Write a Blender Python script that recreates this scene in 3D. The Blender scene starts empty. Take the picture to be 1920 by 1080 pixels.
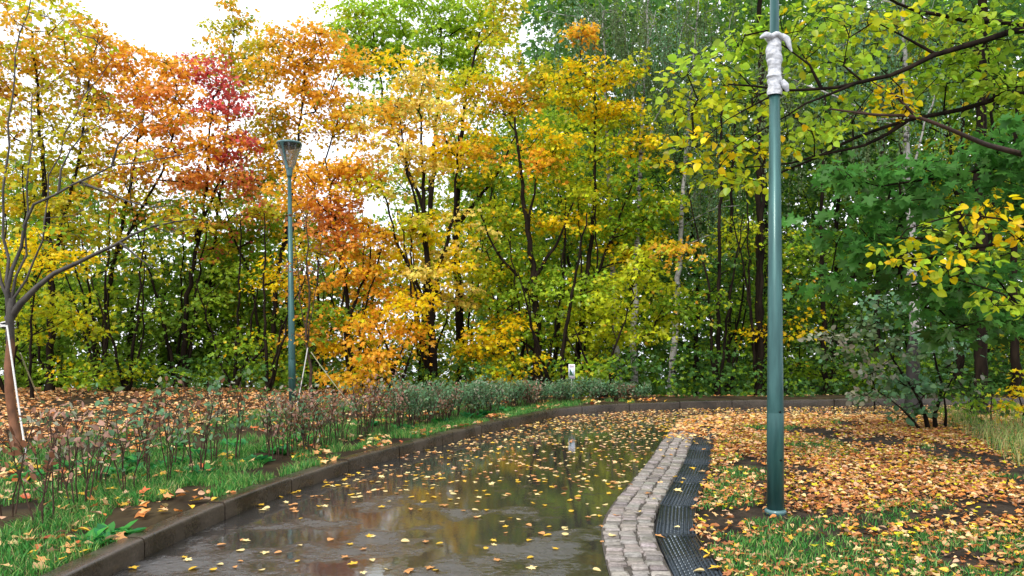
import bpy, bmesh, math, random
import numpy as np
rng = np.random.default_rng(7)
random.seed(7)
S = bpy.context.scene
COL = S.collection

# ------------------------------------------------------------------ camera, world, sun, exposure
F = 1450.0                      # focal length in photo pixels (1920 wide)
HOR = 611.0                     # horizon row of the photo
EYE = 1.5
cam_d = bpy.data.cameras.new('camera'); cam = bpy.data.objects.new('camera', cam_d); COL.objects.link(cam)
cam.location = (0, 0, EYE); cam.rotation_euler = (math.radians(90), 0, 0)
cam_d.sensor_width = 36.0; cam_d.lens = F / 1920 * 36.0
cam_d.shift_y = (HOR - 540) / 1920
cam_d.clip_start = 0.05; cam_d.clip_end = 6000
S.camera = cam
S.view_settings.view_transform = 'Standard'; S.view_settings.look = 'None'
S.view_settings.gamma = 1; S.view_settings.use_curve_mapping = False
S.view_settings.exposure = 1.0
SUN_EL, SUN_ROT = math.radians(48), math.radians(205)
w = bpy.data.worlds.new('World'); S.world = w; w.use_nodes = True
nt = w.node_tree; nt.nodes.clear()
out = nt.nodes.new('ShaderNodeOutputWorld'); bg = nt.nodes.new('ShaderNodeBackground')
sky = nt.nodes.new('ShaderNodeTexSky'); sky.sky_type = 'NISHITA'; sky.sun_disc = False
sky.sun_elevation = SUN_EL; sky.sun_rotation = SUN_ROT
# overcast: a thick, nearly white cloud deck lies over the clear sky
tcw = nt.nodes.new('ShaderNodeTexCoord'); nz = nt.nodes.new('ShaderNodeTexNoise'); nz.inputs['Scale'].default_value = 2.2
nz.inputs['Detail'].default_value = 5
rp = nt.nodes.new('ShaderNodeValToRGB'); rp.color_ramp.elements[0].position = .3; rp.color_ramp.elements[1].position = .7
rp.color_ramp.elements[0].color = (7.0, 7.4, 8.2, 1); rp.color_ramp.elements[1].color = (9.0, 9.0, 9.1, 1)
mxw = nt.nodes.new('ShaderNodeMix'); mxw.data_type = 'RGBA'; mxw.inputs[0].default_value = .9
nt.links.new(tcw.outputs['Generated'], nz.inputs['Vector']); nt.links.new(nz.outputs['Fac'], rp.inputs['Fac'])
nt.links.new(sky.outputs[0], mxw.inputs[6]); nt.links.new(rp.outputs[0], mxw.inputs[7])
nt.links.new(mxw.outputs[2], bg.inputs[0]); bg.inputs[1].default_value = .12
nt.links.new(bg.outputs[0], out.inputs[0])
sl = bpy.data.lights.new('sun', 'SUN'); sl.energy = 1.5; sl.angle = math.radians(14); sl.color = (1, .95, .87)
so = bpy.data.objects.new('sun', sl); COL.objects.link(so)
so.rotation_euler = (math.radians(42), 0, math.radians(-25)); so.location = (0, -5, 30)

# ------------------------------------------------------------------ helpers
def px(x, y, d):                # a photo pixel at distance d -> a world point
    return np.array([(x - 960) / F * d, d, EYE - (y - HOR) / F * d])
def gpx(x, y, z=0.0):           # a photo pixel on the ground plane z
    d = F * (EYE - z) / (y - HOR)
    return np.array([(x - 960) / F * d, d, z])

def mesh(name, V, FS, mat, col=None, smooth=False):
    """V (n,3); FS list of (m,k) index arrays; col list of matching (m,4) face colours"""
    V = np.asarray(V, np.float32); me = bpy.data.meshes.new(name)
    FS = [np.asarray(f, np.int32) for f in FS if len(f)]
    me.vertices.add(len(V)); me.vertices.foreach_set('co', V.ravel())
    loops = np.concatenate([f.ravel() for f in FS]); tot = np.concatenate([np.full(len(f), f.shape[1], np.int32) for f in FS])
    me.loops.add(len(loops)); me.loops.foreach_set('vertex_index', loops)
    me.polygons.add(len(tot)); st = np.concatenate([[0], np.cumsum(tot)[:-1]]).astype(np.int32)
    me.polygons.foreach_set('loop_start', st); me.polygons.foreach_set('loop_total', tot)
    if smooth: me.polygons.foreach_set('use_smooth', np.ones(len(tot), bool))
    if col is not None:
        a = me.attributes.new('leaf_colour', 'FLOAT_COLOR', 'FACE'); c = np.ones((len(tot), 4), np.float32)
        c[:, :3] = np.concatenate(col); a.data.foreach_set('color', c.ravel())
    me.update(calc_edges=True); me.materials.append(mat)
    return me
def obj(name, me, parent=None, loc=None):
    o = bpy.data.objects.new(name, me); COL.objects.link(o)
    if parent is not None: o.parent = parent
    if loc is not None: o.location = loc
    return o
def tag(o, label=None, cat=None, group=None, kind=None):
    if label: o['label'] = label
    if cat: o['category'] = cat
    if group: o['group'] = group
    if kind: o['kind'] = kind
    return o
def thing(name, label, cat, loc=(0, 0, 0), group=None):
    o = bpy.data.objects.new(name, None); COL.objects.link(o); o.location = loc; o.empty_display_size = .2
    return tag(o, label, cat, group)

class MB:                       # collects shapes into one mesh
    def __init__(s): s.V = []; s.F = {}; s.n = 0
    def add(s, V, F):
        V = np.asarray(V, float)
        F = np.asarray(F, int)
        s.F.setdefault(F.shape[1], []).append(F + s.n); s.V.append(V); s.n += len(V)
    def tube(s, P, R, sides=6, cap=False):
        P = np.asarray(P, float); R = np.broadcast_to(np.asarray(R, float), (len(P),))
        T = np.gradient(P, axis=0); T /= np.linalg.norm(T, axis=1)[:, None] + 1e-9
        ref = np.array([0, 0, 1.0]) if abs(T[0][2]) < .8 else np.array([1.0, 0, 0])
        A = np.cross(T, ref); A /= np.linalg.norm(A, axis=1)[:, None] + 1e-9
        B = np.cross(T, A); th = np.arange(sides) * 2 * math.pi / sides
        V = (P[:, None] + R[:, None, None] * (np.cos(th)[None, :, None] * A[:, None] + np.sin(th)[None, :, None] * B[:, None])).reshape(-1, 3)
        i = np.arange(len(P) - 1)[:, None] * sides; j = np.arange(sides)[None]; k = (j + 1) % sides
        s.add(V, np.stack([i + j, i + k, i + sides + k, i + sides + j], -1).reshape(-1, 4))
        if cap:
            s.add(V[-sides:], np.arange(sides)[None]); s.add(V[:sides], np.arange(sides)[::-1][None])
    def lathe(s, prof, sides=32, c=(0, 0), wob=None):
        prof = np.asarray(prof, float); th = np.arange(sides) * 2 * math.pi / sides
        r = prof[:, 0][:, None] * np.ones(sides)
        if wob is not None: r = r * wob(th[None], prof[:, 1][:, None])
        V = np.stack([c[0] + r * np.cos(th), c[1] + r * np.sin(th), prof[:, 1][:, None] * np.ones(sides)], -1).reshape(-1, 3)
        i = np.arange(len(prof) - 1)[:, None] * sides; j = np.arange(sides)[None]; k = (j + 1) % sides
        s.add(V, np.stack([i + j, i + k, i + sides + k, i + sides + j], -1).reshape(-1, 4))
    def box(s, c, d, rz=0):
        c = np.array(c); h = np.array(d) / 2
        V = np.array([[x, y, z] for x in (-1, 1) for y in (-1, 1) for z in (-1, 1)]) * h
        R = np.array([[math.cos(rz), -math.sin(rz), 0], [math.sin(rz), math.cos(rz), 0], [0, 0, 1]])
        s.add(V @ R.T + c, [[0, 1, 3, 2], [4, 6, 7, 5], [0, 4, 5, 1], [2, 3, 7, 6], [0, 2, 6, 4], [1, 5, 7, 3]])
    def build(s, name, mat, parent=None, smooth=True, loc=None):
        return obj(name, mesh(name, np.concatenate(s.V), [np.concatenate(f) for f in s.F.values()], mat, smooth=smooth), parent, loc)

def resample(P, step):
    P = np.asarray(P, float); L = np.concatenate([[0], np.cumsum(np.linalg.norm(np.diff(P, axis=0), axis=1))])
    n = max(2, int(round(L[-1] / step)) + 1); t = np.linspace(0, L[-1], n)
    return np.stack([np.interp(t, L, P[:, k]) for k in range(P.shape[1])], 1)
def smooth_curve(P, step, it=30):
    Q = resample(P, step)
    for _ in range(it):
        Q[1:-1] = .25 * Q[:-2] + .5 * Q[1:-1] + .25 * Q[2:]
    return resample(Q, step)
def smoothstep(a, b, x):
    t = np.clip((x - a) / (b - a), 0, 1); return t * t * (3 - 2 * t)
def vnoise(x, y, sc, seed=0):   # smooth value noise for placing patches
    x = np.asarray(x) / sc + 1000 + seed * 17.3; y = np.asarray(y) / sc + 1000 + seed * 9.1
    xi, yi = np.floor(x).astype(int), np.floor(y).astype(int); fx, fy = x - xi, y - yi
    fx = fx * fx * (3 - 2 * fx); fy = fy * fy * (3 - 2 * fy)
    h = lambda a, b: ((np.sin(a * 127.1 + b * 311.7 + seed * 13.7) * 43758.5453) % 1.0)
    return (h(xi, yi) * (1 - fx) + h(xi + 1, yi) * fx) * (1 - fy) + (h(xi, yi + 1) * (1 - fx) + h(xi + 1, yi + 1) * fx) * fy

# ------------------------------------------------------------------ materials
def mat(name):
    m = bpy.data.materials.new(name); m.use_nodes = True; m.node_tree.nodes.clear()
    o = m.node_tree.nodes.new('ShaderNodeOutputMaterial'); return m, m.node_tree, o
def N(nt, t, **kw):
    n = nt.nodes.new(t)
    for k, v in kw.items():
        if hasattr(n, k): setattr(n, k, v)
        else: n.inputs[k.replace('_', ' ')].default_value = v
    return n
def noise(nt, scale, detail=4, rough=.55, coord='Object', stretch=None):
    tc = N(nt, 'ShaderNodeTexCoord'); n = N(nt, 'ShaderNodeTexNoise'); n.inputs['Scale'].default_value = scale
    n.inputs['Detail'].default_value = detail; n.inputs['Roughness'].default_value = rough
    if stretch:
        mp = N(nt, 'ShaderNodeMapping'); mp.inputs['Scale'].default_value = stretch
        nt.links.new(tc.outputs[coord], mp.inputs[0]); nt.links.new(mp.outputs[0], n.inputs['Vector'])
    else: nt.links.new(tc.outputs[coord], n.inputs['Vector'])
    return n
def ramp(nt, src, stops):
    r = N(nt, 'ShaderNodeValToRGB'); e = r.color_ramp.elements
    while len(e) < len(stops): e.new(.5)
    for i, (p, c) in enumerate(stops):
        e[i].position = p; e[i].color = (c, c, c, 1) if isinstance(c, (int, float)) else (*c, 1)
    nt.links.new(src, r.inputs['Fac']); return r
def bump(nt, src, strength, dist=.02, prev=None):
    b = N(nt, 'ShaderNodeBump'); b.inputs['Strength'].default_value = strength; b.inputs['Distance'].default_value = dist
    nt.links.new(src, b.inputs['Height'])
    if prev is not None: nt.links.new(prev.outputs[0], b.inputs['Normal'])
    return b
def simple(name, c1, c2, scale, rough=.6, bs=.3, bd=.01, detail=6, metallic=0, coat=0, stretch=None, lo=.35, hi=.65):
    m, nt, o = mat(name); p = N(nt, 'ShaderNodeBsdfPrincipled'); n = noise(nt, scale, detail, stretch=stretch)
    r = ramp(nt, n.outputs['Fac'], [(lo, c1), (hi, c2)]); nt.links.new(r.outputs[0], p.inputs['Base Color'])
    p.inputs['Roughness'].default_value = rough; p.inputs['Metallic'].default_value = metallic
    p.inputs['Coat Weight'].default_value = coat; p.inputs['Coat Roughness'].default_value = .1
    if bs: nt.links.new(bump(nt, n.outputs['Fac'], bs, bd).outputs[0], p.inputs['Normal'])
    nt.links.new(p.outputs[0], o.inputs[0]); return m
def dull(m, v=.08):
    m.node_tree.nodes['Principled BSDF'].inputs['Specular IOR Level'].default_value = v; return m
def leaf_mat(name, trans=.45, gloss=.05, grough=.35):
    m, nt, o = mat(name); a = N(nt, 'ShaderNodeAttribute', attribute_name='leaf_colour')
    d = N(nt, 'ShaderNodeBsdfDiffuse'); t = N(nt, 'ShaderNodeBsdfTranslucent'); g = N(nt, 'ShaderNodeBsdfGlossy')
    g.inputs['Roughness'].default_value = grough
    m1 = N(nt, 'ShaderNodeMixShader'); m1.inputs[0].default_value = trans
    m2 = N(nt, 'ShaderNodeMixShader'); m2.inputs[0].default_value = gloss
    nt.links.new(a.outputs['Color'], d.inputs[0]); nt.links.new(a.outputs['Color'], t.inputs[0])
    nt.links.new(d.outputs[0], m1.inputs[1]); nt.links.new(t.outputs[0], m1.inputs[2])
    nt.links.new(m1.outputs[0], m2.inputs[1]); nt.links.new(g.outputs[0], m2.inputs[2]); nt.links.new(m2.outputs[0], o.inputs[0])
    return m
M = {}
M['leaf'] = leaf_mat('autumn_leaf', .52, .015); M['litter'] = leaf_mat('fallen_leaf', .15, .025, .3); M['grass'] = leaf_mat('grass_blade', .35, .02, .4)
M['bark'] = simple('dark_bark', (.006, .004, .003), (.022, .015, .010), 9, .85, .6, .02, stretch=(1, 1, .25))
M['greybark'] = simple('grey_bark', (.03, .026, .022), (.10, .09, .08), 10, .85, .5, .01, stretch=(1, 1, .35))
M['redbark'] = simple('reddish_bark', (.03, .014, .010), (.075, .035, .025), 10, .8, .4, .01)
M['twig'] = simple('brown_twig', (.035, .022, .015), (.085, .055, .04), 20, .8, 0)
dull(M['bark']); dull(M['twig'])
def birch(foot=0):
    m, nt, o = mat('old_birch_bark' if foot else 'birch_bark'); p = N(nt, 'ShaderNodeBsdfPrincipled'); p.inputs['Roughness'].default_value = .65
    n1 = noise(nt, 3.2, 3, .6, stretch=(1.2, 1.2, 4.5)); n2 = noise(nt, 14, 5)
    r1 = ramp(nt, n1.outputs['Fac'], [(.40, (.02, .016, .014)), (.47, (.40, .385, .36)), (1, (.56, .545, .52))])
    r2 = ramp(nt, n2.outputs['Fac'], [(.3, .6), (.7, 1.0)])
    mx = N(nt, 'ShaderNodeMix', data_type='RGBA', blend_type='MULTIPLY'); mx.inputs[0].default_value = 1
    nt.links.new(r1.outputs[0], mx.inputs[6]); nt.links.new(r2.outputs[0], mx.inputs[7]); nt.links.new(mx.outputs[2], p.inputs['Base Color'])
    if foot:
        tc = N(nt, 'ShaderNodeTexCoord'); sp = N(nt, 'ShaderNodeSeparateXYZ'); nt.links.new(tc.outputs['Object'], sp.inputs[0])
        n3 = noise(nt, 6, 4, .6, stretch=(1, 1, .4)); ma = N(nt, 'ShaderNodeMath', operation='MULTIPLY_ADD'); ma.inputs[1].default_value = 2.6; nt.links.new(n3.outputs['Fac'], ma.inputs[0]); nt.links.new(sp.outputs[2], ma.inputs[2])
        r3 = ramp(nt, ma.outputs[0], [(0, (.012, .010, .009)), (1, (.012, .010, .009))]); mr = N(nt, 'ShaderNodeMapRange'); mr.inputs[1].default_value = 2.6; mr.inputs[2].default_value = 2.9; nt.links.new(ma.outputs[0], mr.inputs[0])
        m3 = N(nt, 'ShaderNodeMix', data_type='RGBA'); nt.links.new(mr.outputs[0], m3.inputs[0]); nt.links.new(r3.outputs[0], m3.inputs[6]); nt.links.new(mx.outputs[2], m3.inputs[7]); nt.links.new(m3.outputs[2], p.inputs['Base Color'])
    nt.links.new(bump(nt, n1.outputs['Fac'], .3, .01).outputs[0], p.inputs['Normal']); nt.links.new(p.outputs[0], o.inputs[0]); return m
M['birch'] = birch(); M['oldbirch'] = birch(1)
def stake_bark():               # young trunk: orange-brown below, grey above (own pigment of the bark)
    m, nt, o = mat('young_trunk_bark'); p = N(nt, 'ShaderNodeBsdfPrincipled'); p.inputs['Roughness'].default_value = .6
    tc = N(nt, 'ShaderNodeTexCoord'); sp = N(nt, 'ShaderNodeSeparateXYZ'); nt.links.new(tc.outputs['Object'], sp.inputs[0])
    n = noise(nt, 12, 6, stretch=(1, 1, .5)); ad = N(nt, 'ShaderNodeMath', operation='ADD'); sc = N(nt, 'ShaderNodeMath', operation='MULTIPLY')
    sc.inputs[1].default_value = .5; nt.links.new(n.outputs['Fac'], sc.inputs[0]); nt.links.new(sp.outputs[2], ad.inputs[0]); nt.links.new(sc.outputs[0], ad.inputs[1])
    r = ramp(nt, ad.outputs[0], [(0, (.24, .095, .04)), (.95, (.20, .085, .04)), (1.0, (.06, .05, .042))])
    mr = N(nt, 'ShaderNodeMapRange'); mr.inputs[1].default_value = .2; mr.inputs[2].default_value = 1.5
    nt.links.new(ad.outputs[0], mr.inputs[0]); nt.links.new(mr.outputs[0], r.inputs[0])
    r2 = ramp(nt, n.outputs['Fac'], [(.35, .45), (.65, 1.1)]); mx = N(nt, 'ShaderNodeMix', data_type='RGBA', blend_type='MULTIPLY'); mx.inputs[0].default_value = 1
    nt.links.new(r.outputs[0], mx.inputs[6]); nt.links.new(r2.outputs[0], mx.inputs[7]); nt.links.new(mx.outputs[2], p.inputs['Base Color'])
    nt.links.new(bump(nt, n.outputs['Fac'], .5, .01).outputs[0], p.inputs['Normal']); nt.links.new(p.outputs[0], o.inputs[0]); return m
M['young'] = stake_bark()
def road():
    m, nt, o = mat('wet_asphalt'); p = N(nt, 'ShaderNodeBsdfPrincipled')
    big = noise(nt, 1.5, 8, .68); fine = noise(nt, 85, 4, .7); mid = noise(nt, 5, 3, .5); grain = noise(nt, 20, 5, .6)
    # water stands smooth towards the bend; nearer the straight the coarse crown lies bare in patches
    tc = N(nt, 'ShaderNodeTexCoord'); sp = N(nt, 'ShaderNodeSeparateXYZ'); nt.links.new(tc.outputs['Object'], sp.inputs[0])
    mr = N(nt, 'ShaderNodeMapRange'); mr.inputs[1].default_value = 8.6; mr.inputs[2].default_value = 5.0; nt.links.new(sp.outputs[1], mr.inputs[0])
    ad = N(nt, 'ShaderNodeMath', operation='MULTIPLY_ADD'); ad.inputs[1].default_value = .17; nt.links.new(mr.outputs[0], ad.inputs[0]); nt.links.new(big.outputs['Fac'], ad.inputs[2])
    mask = ramp(nt, ad.outputs[0], [(.63, 0.0), (.75, 1.0)])
    r = ramp(nt, fine.outputs['Fac'], [(.3, (.003, .0024, .0022)), (.72, (.022, .017, .015))]); nt.links.new(r.outputs[0], p.inputs['Base Color'])
    p.inputs['Roughness'].default_value = .5; p.inputs['Specular IOR Level'].default_value = .25
    cr = ramp(nt, mask.outputs[0], [(0, .012), (1, .42)]); nt.links.new(cr.outputs[0], p.inputs['Coat Roughness'])
    p.inputs['Coat Weight'].default_value = 1.0; p.inputs['Coat IOR'].default_value = 2.0
    b1 = bump(nt, fine.outputs['Fac'], .5, .004); nt.links.new(b1.outputs[0], p.inputs['Normal'])
    b0 = bump(nt, mid.outputs['Fac'], .02, .006)
    sm = ramp(nt, mask.outputs[0], [(0, .012), (1, .9)]); b3 = bump(nt, grain.outputs['Fac'], .5, .030, b0); nt.links.new(sm.outputs[0], b3.inputs['Strength'])
    nt.links.new(b3.outputs[0], p.inputs['Coat Normal']); nt.links.new(p.outputs[0], o.inputs[0]); return m
M['road'] = road()
def kerb_mat():
    m, nt, o = mat('wet_concrete_kerb'); p = N(nt, 'ShaderNodeBsdfPrincipled'); n = noise(nt, 3, 6, .6); f = noise(nt, 55, 5, .6)
    r = ramp(nt, n.outputs['Fac'], [(.3, (.026, .019, .013)), (.7, (.075, .057, .042))]); r2 = ramp(nt, f.outputs['Fac'], [(.3, .5), (.68, 1.2), (.78, 2.6)])
    mx = N(nt, 'ShaderNodeMix', data_type='RGBA', blend_type='MULTIPLY'); mx.inputs[0].default_value = 1
    nt.links.new(r.outputs[0], mx.inputs[6]); nt.links.new(r2.outputs[0], mx.inputs[7]); nt.links.new(mx.outputs[2], p.inputs['Base Color'])
    rr = ramp(nt, n.outputs['Fac'], [(.35, .16), (.65, .38)]); nt.links.new(rr.outputs[0], p.inputs['Roughness'])
    nt.links.new(bump(nt, f.outputs['Fac'], .35, .004).outputs[0], p.inputs['Normal']); nt.links.new(p.outputs[0], o.inputs[0]); return m
M['kerb'] = kerb_mat()
def sett_mat():
    m, nt, o = mat('wet_granite_setts'); p = N(nt, 'ShaderNodeBsdfPrincipled'); a_ = N(nt, 'ShaderNodeAttribute', attribute_name='leaf_colour'); n = noise(nt, 38, 6, .7)
    r = ramp(nt, n.outputs['Fac'], [(.3, .42), (.7, 1.25)]); mx = N(nt, 'ShaderNodeMix', data_type='RGBA', blend_type='MULTIPLY'); mx.inputs[0].default_value = 1
    nt.links.new(a_.outputs['Color'], mx.inputs[6]); nt.links.new(r.outputs[0], mx.inputs[7]); nt.links.new(mx.outputs[2], p.inputs['Base Color']); p.inputs['Roughness'].default_value = .36
    nt.links.new(bump(nt, n.outputs['Fac'], .9, .010).outputs[0], p.inputs['Normal']); nt.links.new(p.outputs[0], o.inputs[0]); return m
M['cobble'] = sett_mat()
M['mortar'] = simple('sett_joint_sand', (.03, .025, .02), (.08, .065, .05), 40, .7, .4, .004)
M['ground'] = simple('woodland_soil', (.018, .012, .008), (.055, .04, .02), 2.5, .8, .7, .03)
M['lawn'] = simple('bare_dark_soil', (.012, .009, .007), (.045, .032, .022), 6, .75, .8, .03)
dull(M['ground']); dull(M['lawn'], .15)
M['grate'] = simple('black_steel_grating', (.020, .028, .036), (.05, .065, .08), 30, .30, .2, .002, metallic=.6)
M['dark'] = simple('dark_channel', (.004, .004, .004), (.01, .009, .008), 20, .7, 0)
M['pole'] = simple('teal_painted_steel', (.014, .060, .060), (.038, .118, .114), 16, .42, .12, .002, metallic=.35, coat=.15, stretch=(1, 1, .12))
M['polelight'] = simple('grey_green_lantern_paint', (.06, .14, .15), (.08, .17, .18), 5, .3, 0, metallic=.2, coat=.4)
M['rope'] = simple('white_rope', (.55, .54, .52), (.72, .71, .69), 60, .8, .3, .003)
M['yrope'] = simple('pale_green_rope', (.50, .50, .30), (.62, .62, .40), 60, .8, .3, .003)
M['cloth'] = simple('white_cloth', (.36, .38, .42), (.60, .61, .64), 40, .9, .45, .006)
M['wood'] = simple('weathered_stake_wood', (.16, .10, .06), (.32, .22, .14), 14, .75, .3, .004, stretch=(1, 1, .2))
M['white'] = simple('white_sign_enamel', (.72, .72, .75), (.80, .80, .82), 4, .35, 0)
M['signpost'] = simple('pale_green_sign_post', (.42, .52, .42), (.52, .62, .5), 6, .4, 0)
M['purple'] = simple('faded_purple_print', (.22, .10, .20), (.30, .16, .26), 90, .5, 0)
M['blueprint'] = simple('pale_blue_print', (.42, .52, .66), (.52, .60, .72), 10, .4, 0)
M['greenprint'] = simple('dark_green_print', (.006, .03, .015), (.03, .12, .05), 40, .4, 0)
M['bolt'] = simple('dark_bolt', (.008, .012, .012), (.02, .03, .03), 30, .4, 0, metallic=.8)
def glass():
    m, nt, o = mat('clear_lantern_glass'); a = N(nt, 'ShaderNodeBsdfTransparent'); g = N(nt, 'ShaderNodeBsdfGlossy'); g.inputs['Roughness'].default_value = .08
    a.inputs[0].default_value = (.93, .93, .95, 1)
    n = noise(nt, 5, 3, stretch=(1, 1, .5)); l = N(nt, 'ShaderNodeLayerWeight'); l.inputs[0].default_value = .35
    r = ramp(nt, n.outputs['Fac'], [(.38, .25), (.6, .75)]); ad = N(nt, 'ShaderNodeMath', operation='MAXIMUM')
    nt.links.new(r.outputs[0], ad.inputs[0]); nt.links.new(l.outputs['Fresnel'], ad.inputs[1])
    tl = N(nt, 'ShaderNodeBsdfTranslucent'); tl.inputs[0].default_value = (.75, .76, .80, 1); y_ = N(nt, 'ShaderNodeMixShader'); y_.inputs[0].default_value = .55
    nt.links.new(g.outputs[0], y_.inputs[1]); nt.links.new(tl.outputs[0], y_.inputs[2]); x = N(nt, 'ShaderNodeMixShader'); nt.links.new(ad.outputs[0], x.inputs[0]); nt.links.new(a.outputs[0], x.inputs[1]); nt.links.new(y_.outputs[0], x.inputs[2])
    nt.links.new(x.outputs[0], o.inputs[0]); return m
M['glass'] = glass()
def water():
    m, nt, o = mat('river_water'); p = N(nt, 'ShaderNodeBsdfPrincipled'); p.inputs['Base Color'].default_value = (.12, .14, .15, 1)
    p.inputs['Roughness'].default_value = .06; n = noise(nt, .4, 3); nt.links.new(bump(nt, n.outputs['Fac'], .05, .1).outputs[0], p.inputs['Normal'])
    nt.links.new(p.outputs[0], o.inputs[0]); return m
M['water'] = water()

# ------------------------------------------------------------------ leaves
def tmpl(side, fold=.10, droop=-.10):
    """half outline from base to apex (x along, y out) -> vertices and two mirrored faces"""
    side = np.array(side); n = len(side)
    up = np.stack([side[:, 0], side[:, 1], side[:, 1] * fold * 2 + droop * side[:, 0] ** 2], 1)
    lo = up[1:-1] * [1, -1, 1]
    V = np.concatenate([up, lo]); f1 = list(range(n)); f2 = [0] + list(range(n, n + n - 2)) + [n - 1]
    return V, np.array([f1[::-1], f2])
T_MAPLE = tmpl([(0, 0), (.02, .30), (.22, .20), (.50, .50), (.58, .17), (1, 0)])
T_MAPLE5 = tmpl([(.12, 0), (-.05, .16), (.02, .44), (.18, .30), (.30, .30), (.60, .60), (.62, .42), (.56, .20), (.74, .20), (1, 0)], .07)
T_LIME = tmpl([(0, 0), (.06, .28), (.34, .42), (.68, .30), (1, 0)], .08)
T_OVAL = tmpl([(0, 0), (.32, .27), (.7, .22), (1, 0)], .12)
T_BIRCH = tmpl([(0, 0), (.3, .33), (1, 0)], .05)
def unit(a): return a / (np.linalg.norm(a, axis=-1, keepdims=True) + 1e-9)
def leafmesh(name, P, D, Nn, size, C, T, m):
    TV, TF = T; D = unit(D); Nn = unit(Nn - (Nn * D).sum(1, keepdims=True) * D); B = np.cross(Nn, D)
    s = np.asarray(size).reshape(-1, 1, 1)
    V = P[:, None] + s * (TV[None, :, 0:1] * D[:, None] + TV[None, :, 1:2] * B[:, None] + TV[None, :, 2:3] * Nn[:, None])
    n, k = len(P), len(TV)
    Fc = (np.arange(n) * k)[:, None, None] + TF[None]
    return mesh(name, V.reshape(-1, 3), [Fc.reshape(-1, TF.shape[1])], m, [np.repeat(C, 2, 0)])

PAL = {  # leaf pigments (linear)
 'Y': (.90, .60, .010), 'P': (.86, .64, .13), 'O': (.92, .44, .035), 'A': (.90, .35, .09), 'R': (.66, .12, .11), 'T': (.80, .44, .03),
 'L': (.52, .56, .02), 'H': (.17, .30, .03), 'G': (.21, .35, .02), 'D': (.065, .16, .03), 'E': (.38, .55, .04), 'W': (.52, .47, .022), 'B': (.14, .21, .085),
 'M': (.085, .25, .045), 'K': (.24, .11, .06), 'U': (.36, .36, .26), 'N': (.50, .29, .22), 'C': (.15, .30, .15)}
def mixcol(s, n):
    ks = [t[0] for t in s.split()]; wv = np.array([float(t[1:] or 1) for t in s.split()]); wv /= wv.sum()
    return np.array([PAL[k] for k in ks])[rng.choice(len(ks), n, p=wv)]

def sprays_in(blobs, d, step_n=1.0):
    """blobs: (px, py, rx, ry, mix[, depth offset]) -> spray centres and their colours"""
    C, K = [], []
    for b in blobs:
        x, y, rx, ry, mixs = b[:5]; dd = b[5] if len(b) > 5 else 0; dens = b[6] if len(b) > 6 else 1
        D = d + dd + (.7 if 14 < d < 20 and y > 380 and mixs[0] in 'GHLDE' else 0); c = px(x, y, D); a = rx / F * D; h = ry / F * D; e = min(max(a, h * .7), 1.9)
        if d > 14 and y > 585 and mixs[0] in 'GD': dens *= .55
        n = max(6, int(a * h * 23 * step_n * dens + 3))
        q = rng.normal(size=(n, 3)); q = unit(q) * (rng.random((n, 1)) ** .45)
        pts = c + q * [a, e, h]
        k = max(2, n // 5); seeds = c + (rng.random((k, 3)) * 2 - 1) * [a, e, h]; sc = mixcol(mixs, k)
        j = np.argmin(((pts[:, None] - seeds[None]) ** 2).sum(2), 1)
        C.append(pts); K.append(sc[j])
    return np.concatenate(C), np.concatenate(K)

def grow(trunks, targets, tip=.006, rtr=None, step=.32):
    """trunks: list of (points, r0, r1); branches reach every target by joining the nearest wood below it"""
    pos, par, rad0, lines = [], [], [], []
    for P, r0, r1 in trunks:
        Q = resample(P, .25); Q[1:-1, :2] += rng.normal(0, .02, (len(Q) - 2, 2))
        st = len(pos); t = np.linspace(0, 1, len(Q))
        for i, q in enumerate(Q):
            pos.append(q); par.append(st + i - 1 if i else -1); rad0.append(r0 + (r1 - r0) * t[i] ** .8)
        lines.append(list(range(st, st + len(Q))))
    ntr = len(pos); nl = len(lines)
    pos = [np.array(p) for p in pos]; A = np.zeros((ntr + len(targets) * 14 + 50, 3)); A[:ntr] = pos; n = ntr
    zlo = min(t[0][0][2] for t in trunks); zhi = max(max(p[2] for p in t[0]) for t in trunks); zmin = zlo + .22 * (zhi - zlo)
    dist = np.array([np.min(((A[:ntr] - t) ** 2).sum(1)) for t in targets])
    for ti in np.argsort(dist):
        t = targets[ti]; v = t - A[:n]; L = np.linalg.norm(v, axis=1); hd = np.linalg.norm(v[:, :2], axis=1)
        cost = L * (1 + 1.4 * np.clip((A[:n, 2] - (t[2] - .35 * hd)) / (L + .1), 0, 1.2)) + 6 * (A[:n, 2] < zmin) * (np.arange(n) < ntr)
        j = int(np.argmin(cost)); a = A[j].copy(); L = L[j]
        k = int(np.clip(round(L / step), 1, 12)); c = (a + t) / 2 + np.array([0, 0, -.02 * L]) + rng.normal(0, .09 * L, 3); c[2] += .05 * L
        ln = [j]
        for i in range(1, k + 1):
            u = i / k; q = (1 - u) ** 2 * a + 2 * u * (1 - u) * c + u * u * t
            A[n] = q; par.append(ln[-1]); rad0.append(0); ln.append(n); n += 1
        lines.append(ln)
    cnt = np.zeros(n); tips = [l[-1] for l in lines[nl:]]; cnt[tips] += 1; par = np.array(par)
    for i in range(n - 1, -1, -1):
        if par[i] >= 0: cnt[par[i]] += cnt[i]
    R = tip * np.maximum(cnt, 1) ** .42; r0 = np.array(rad0); R[:ntr] = r0[:ntr]
    return A[:n], R, lines, nl

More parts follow.
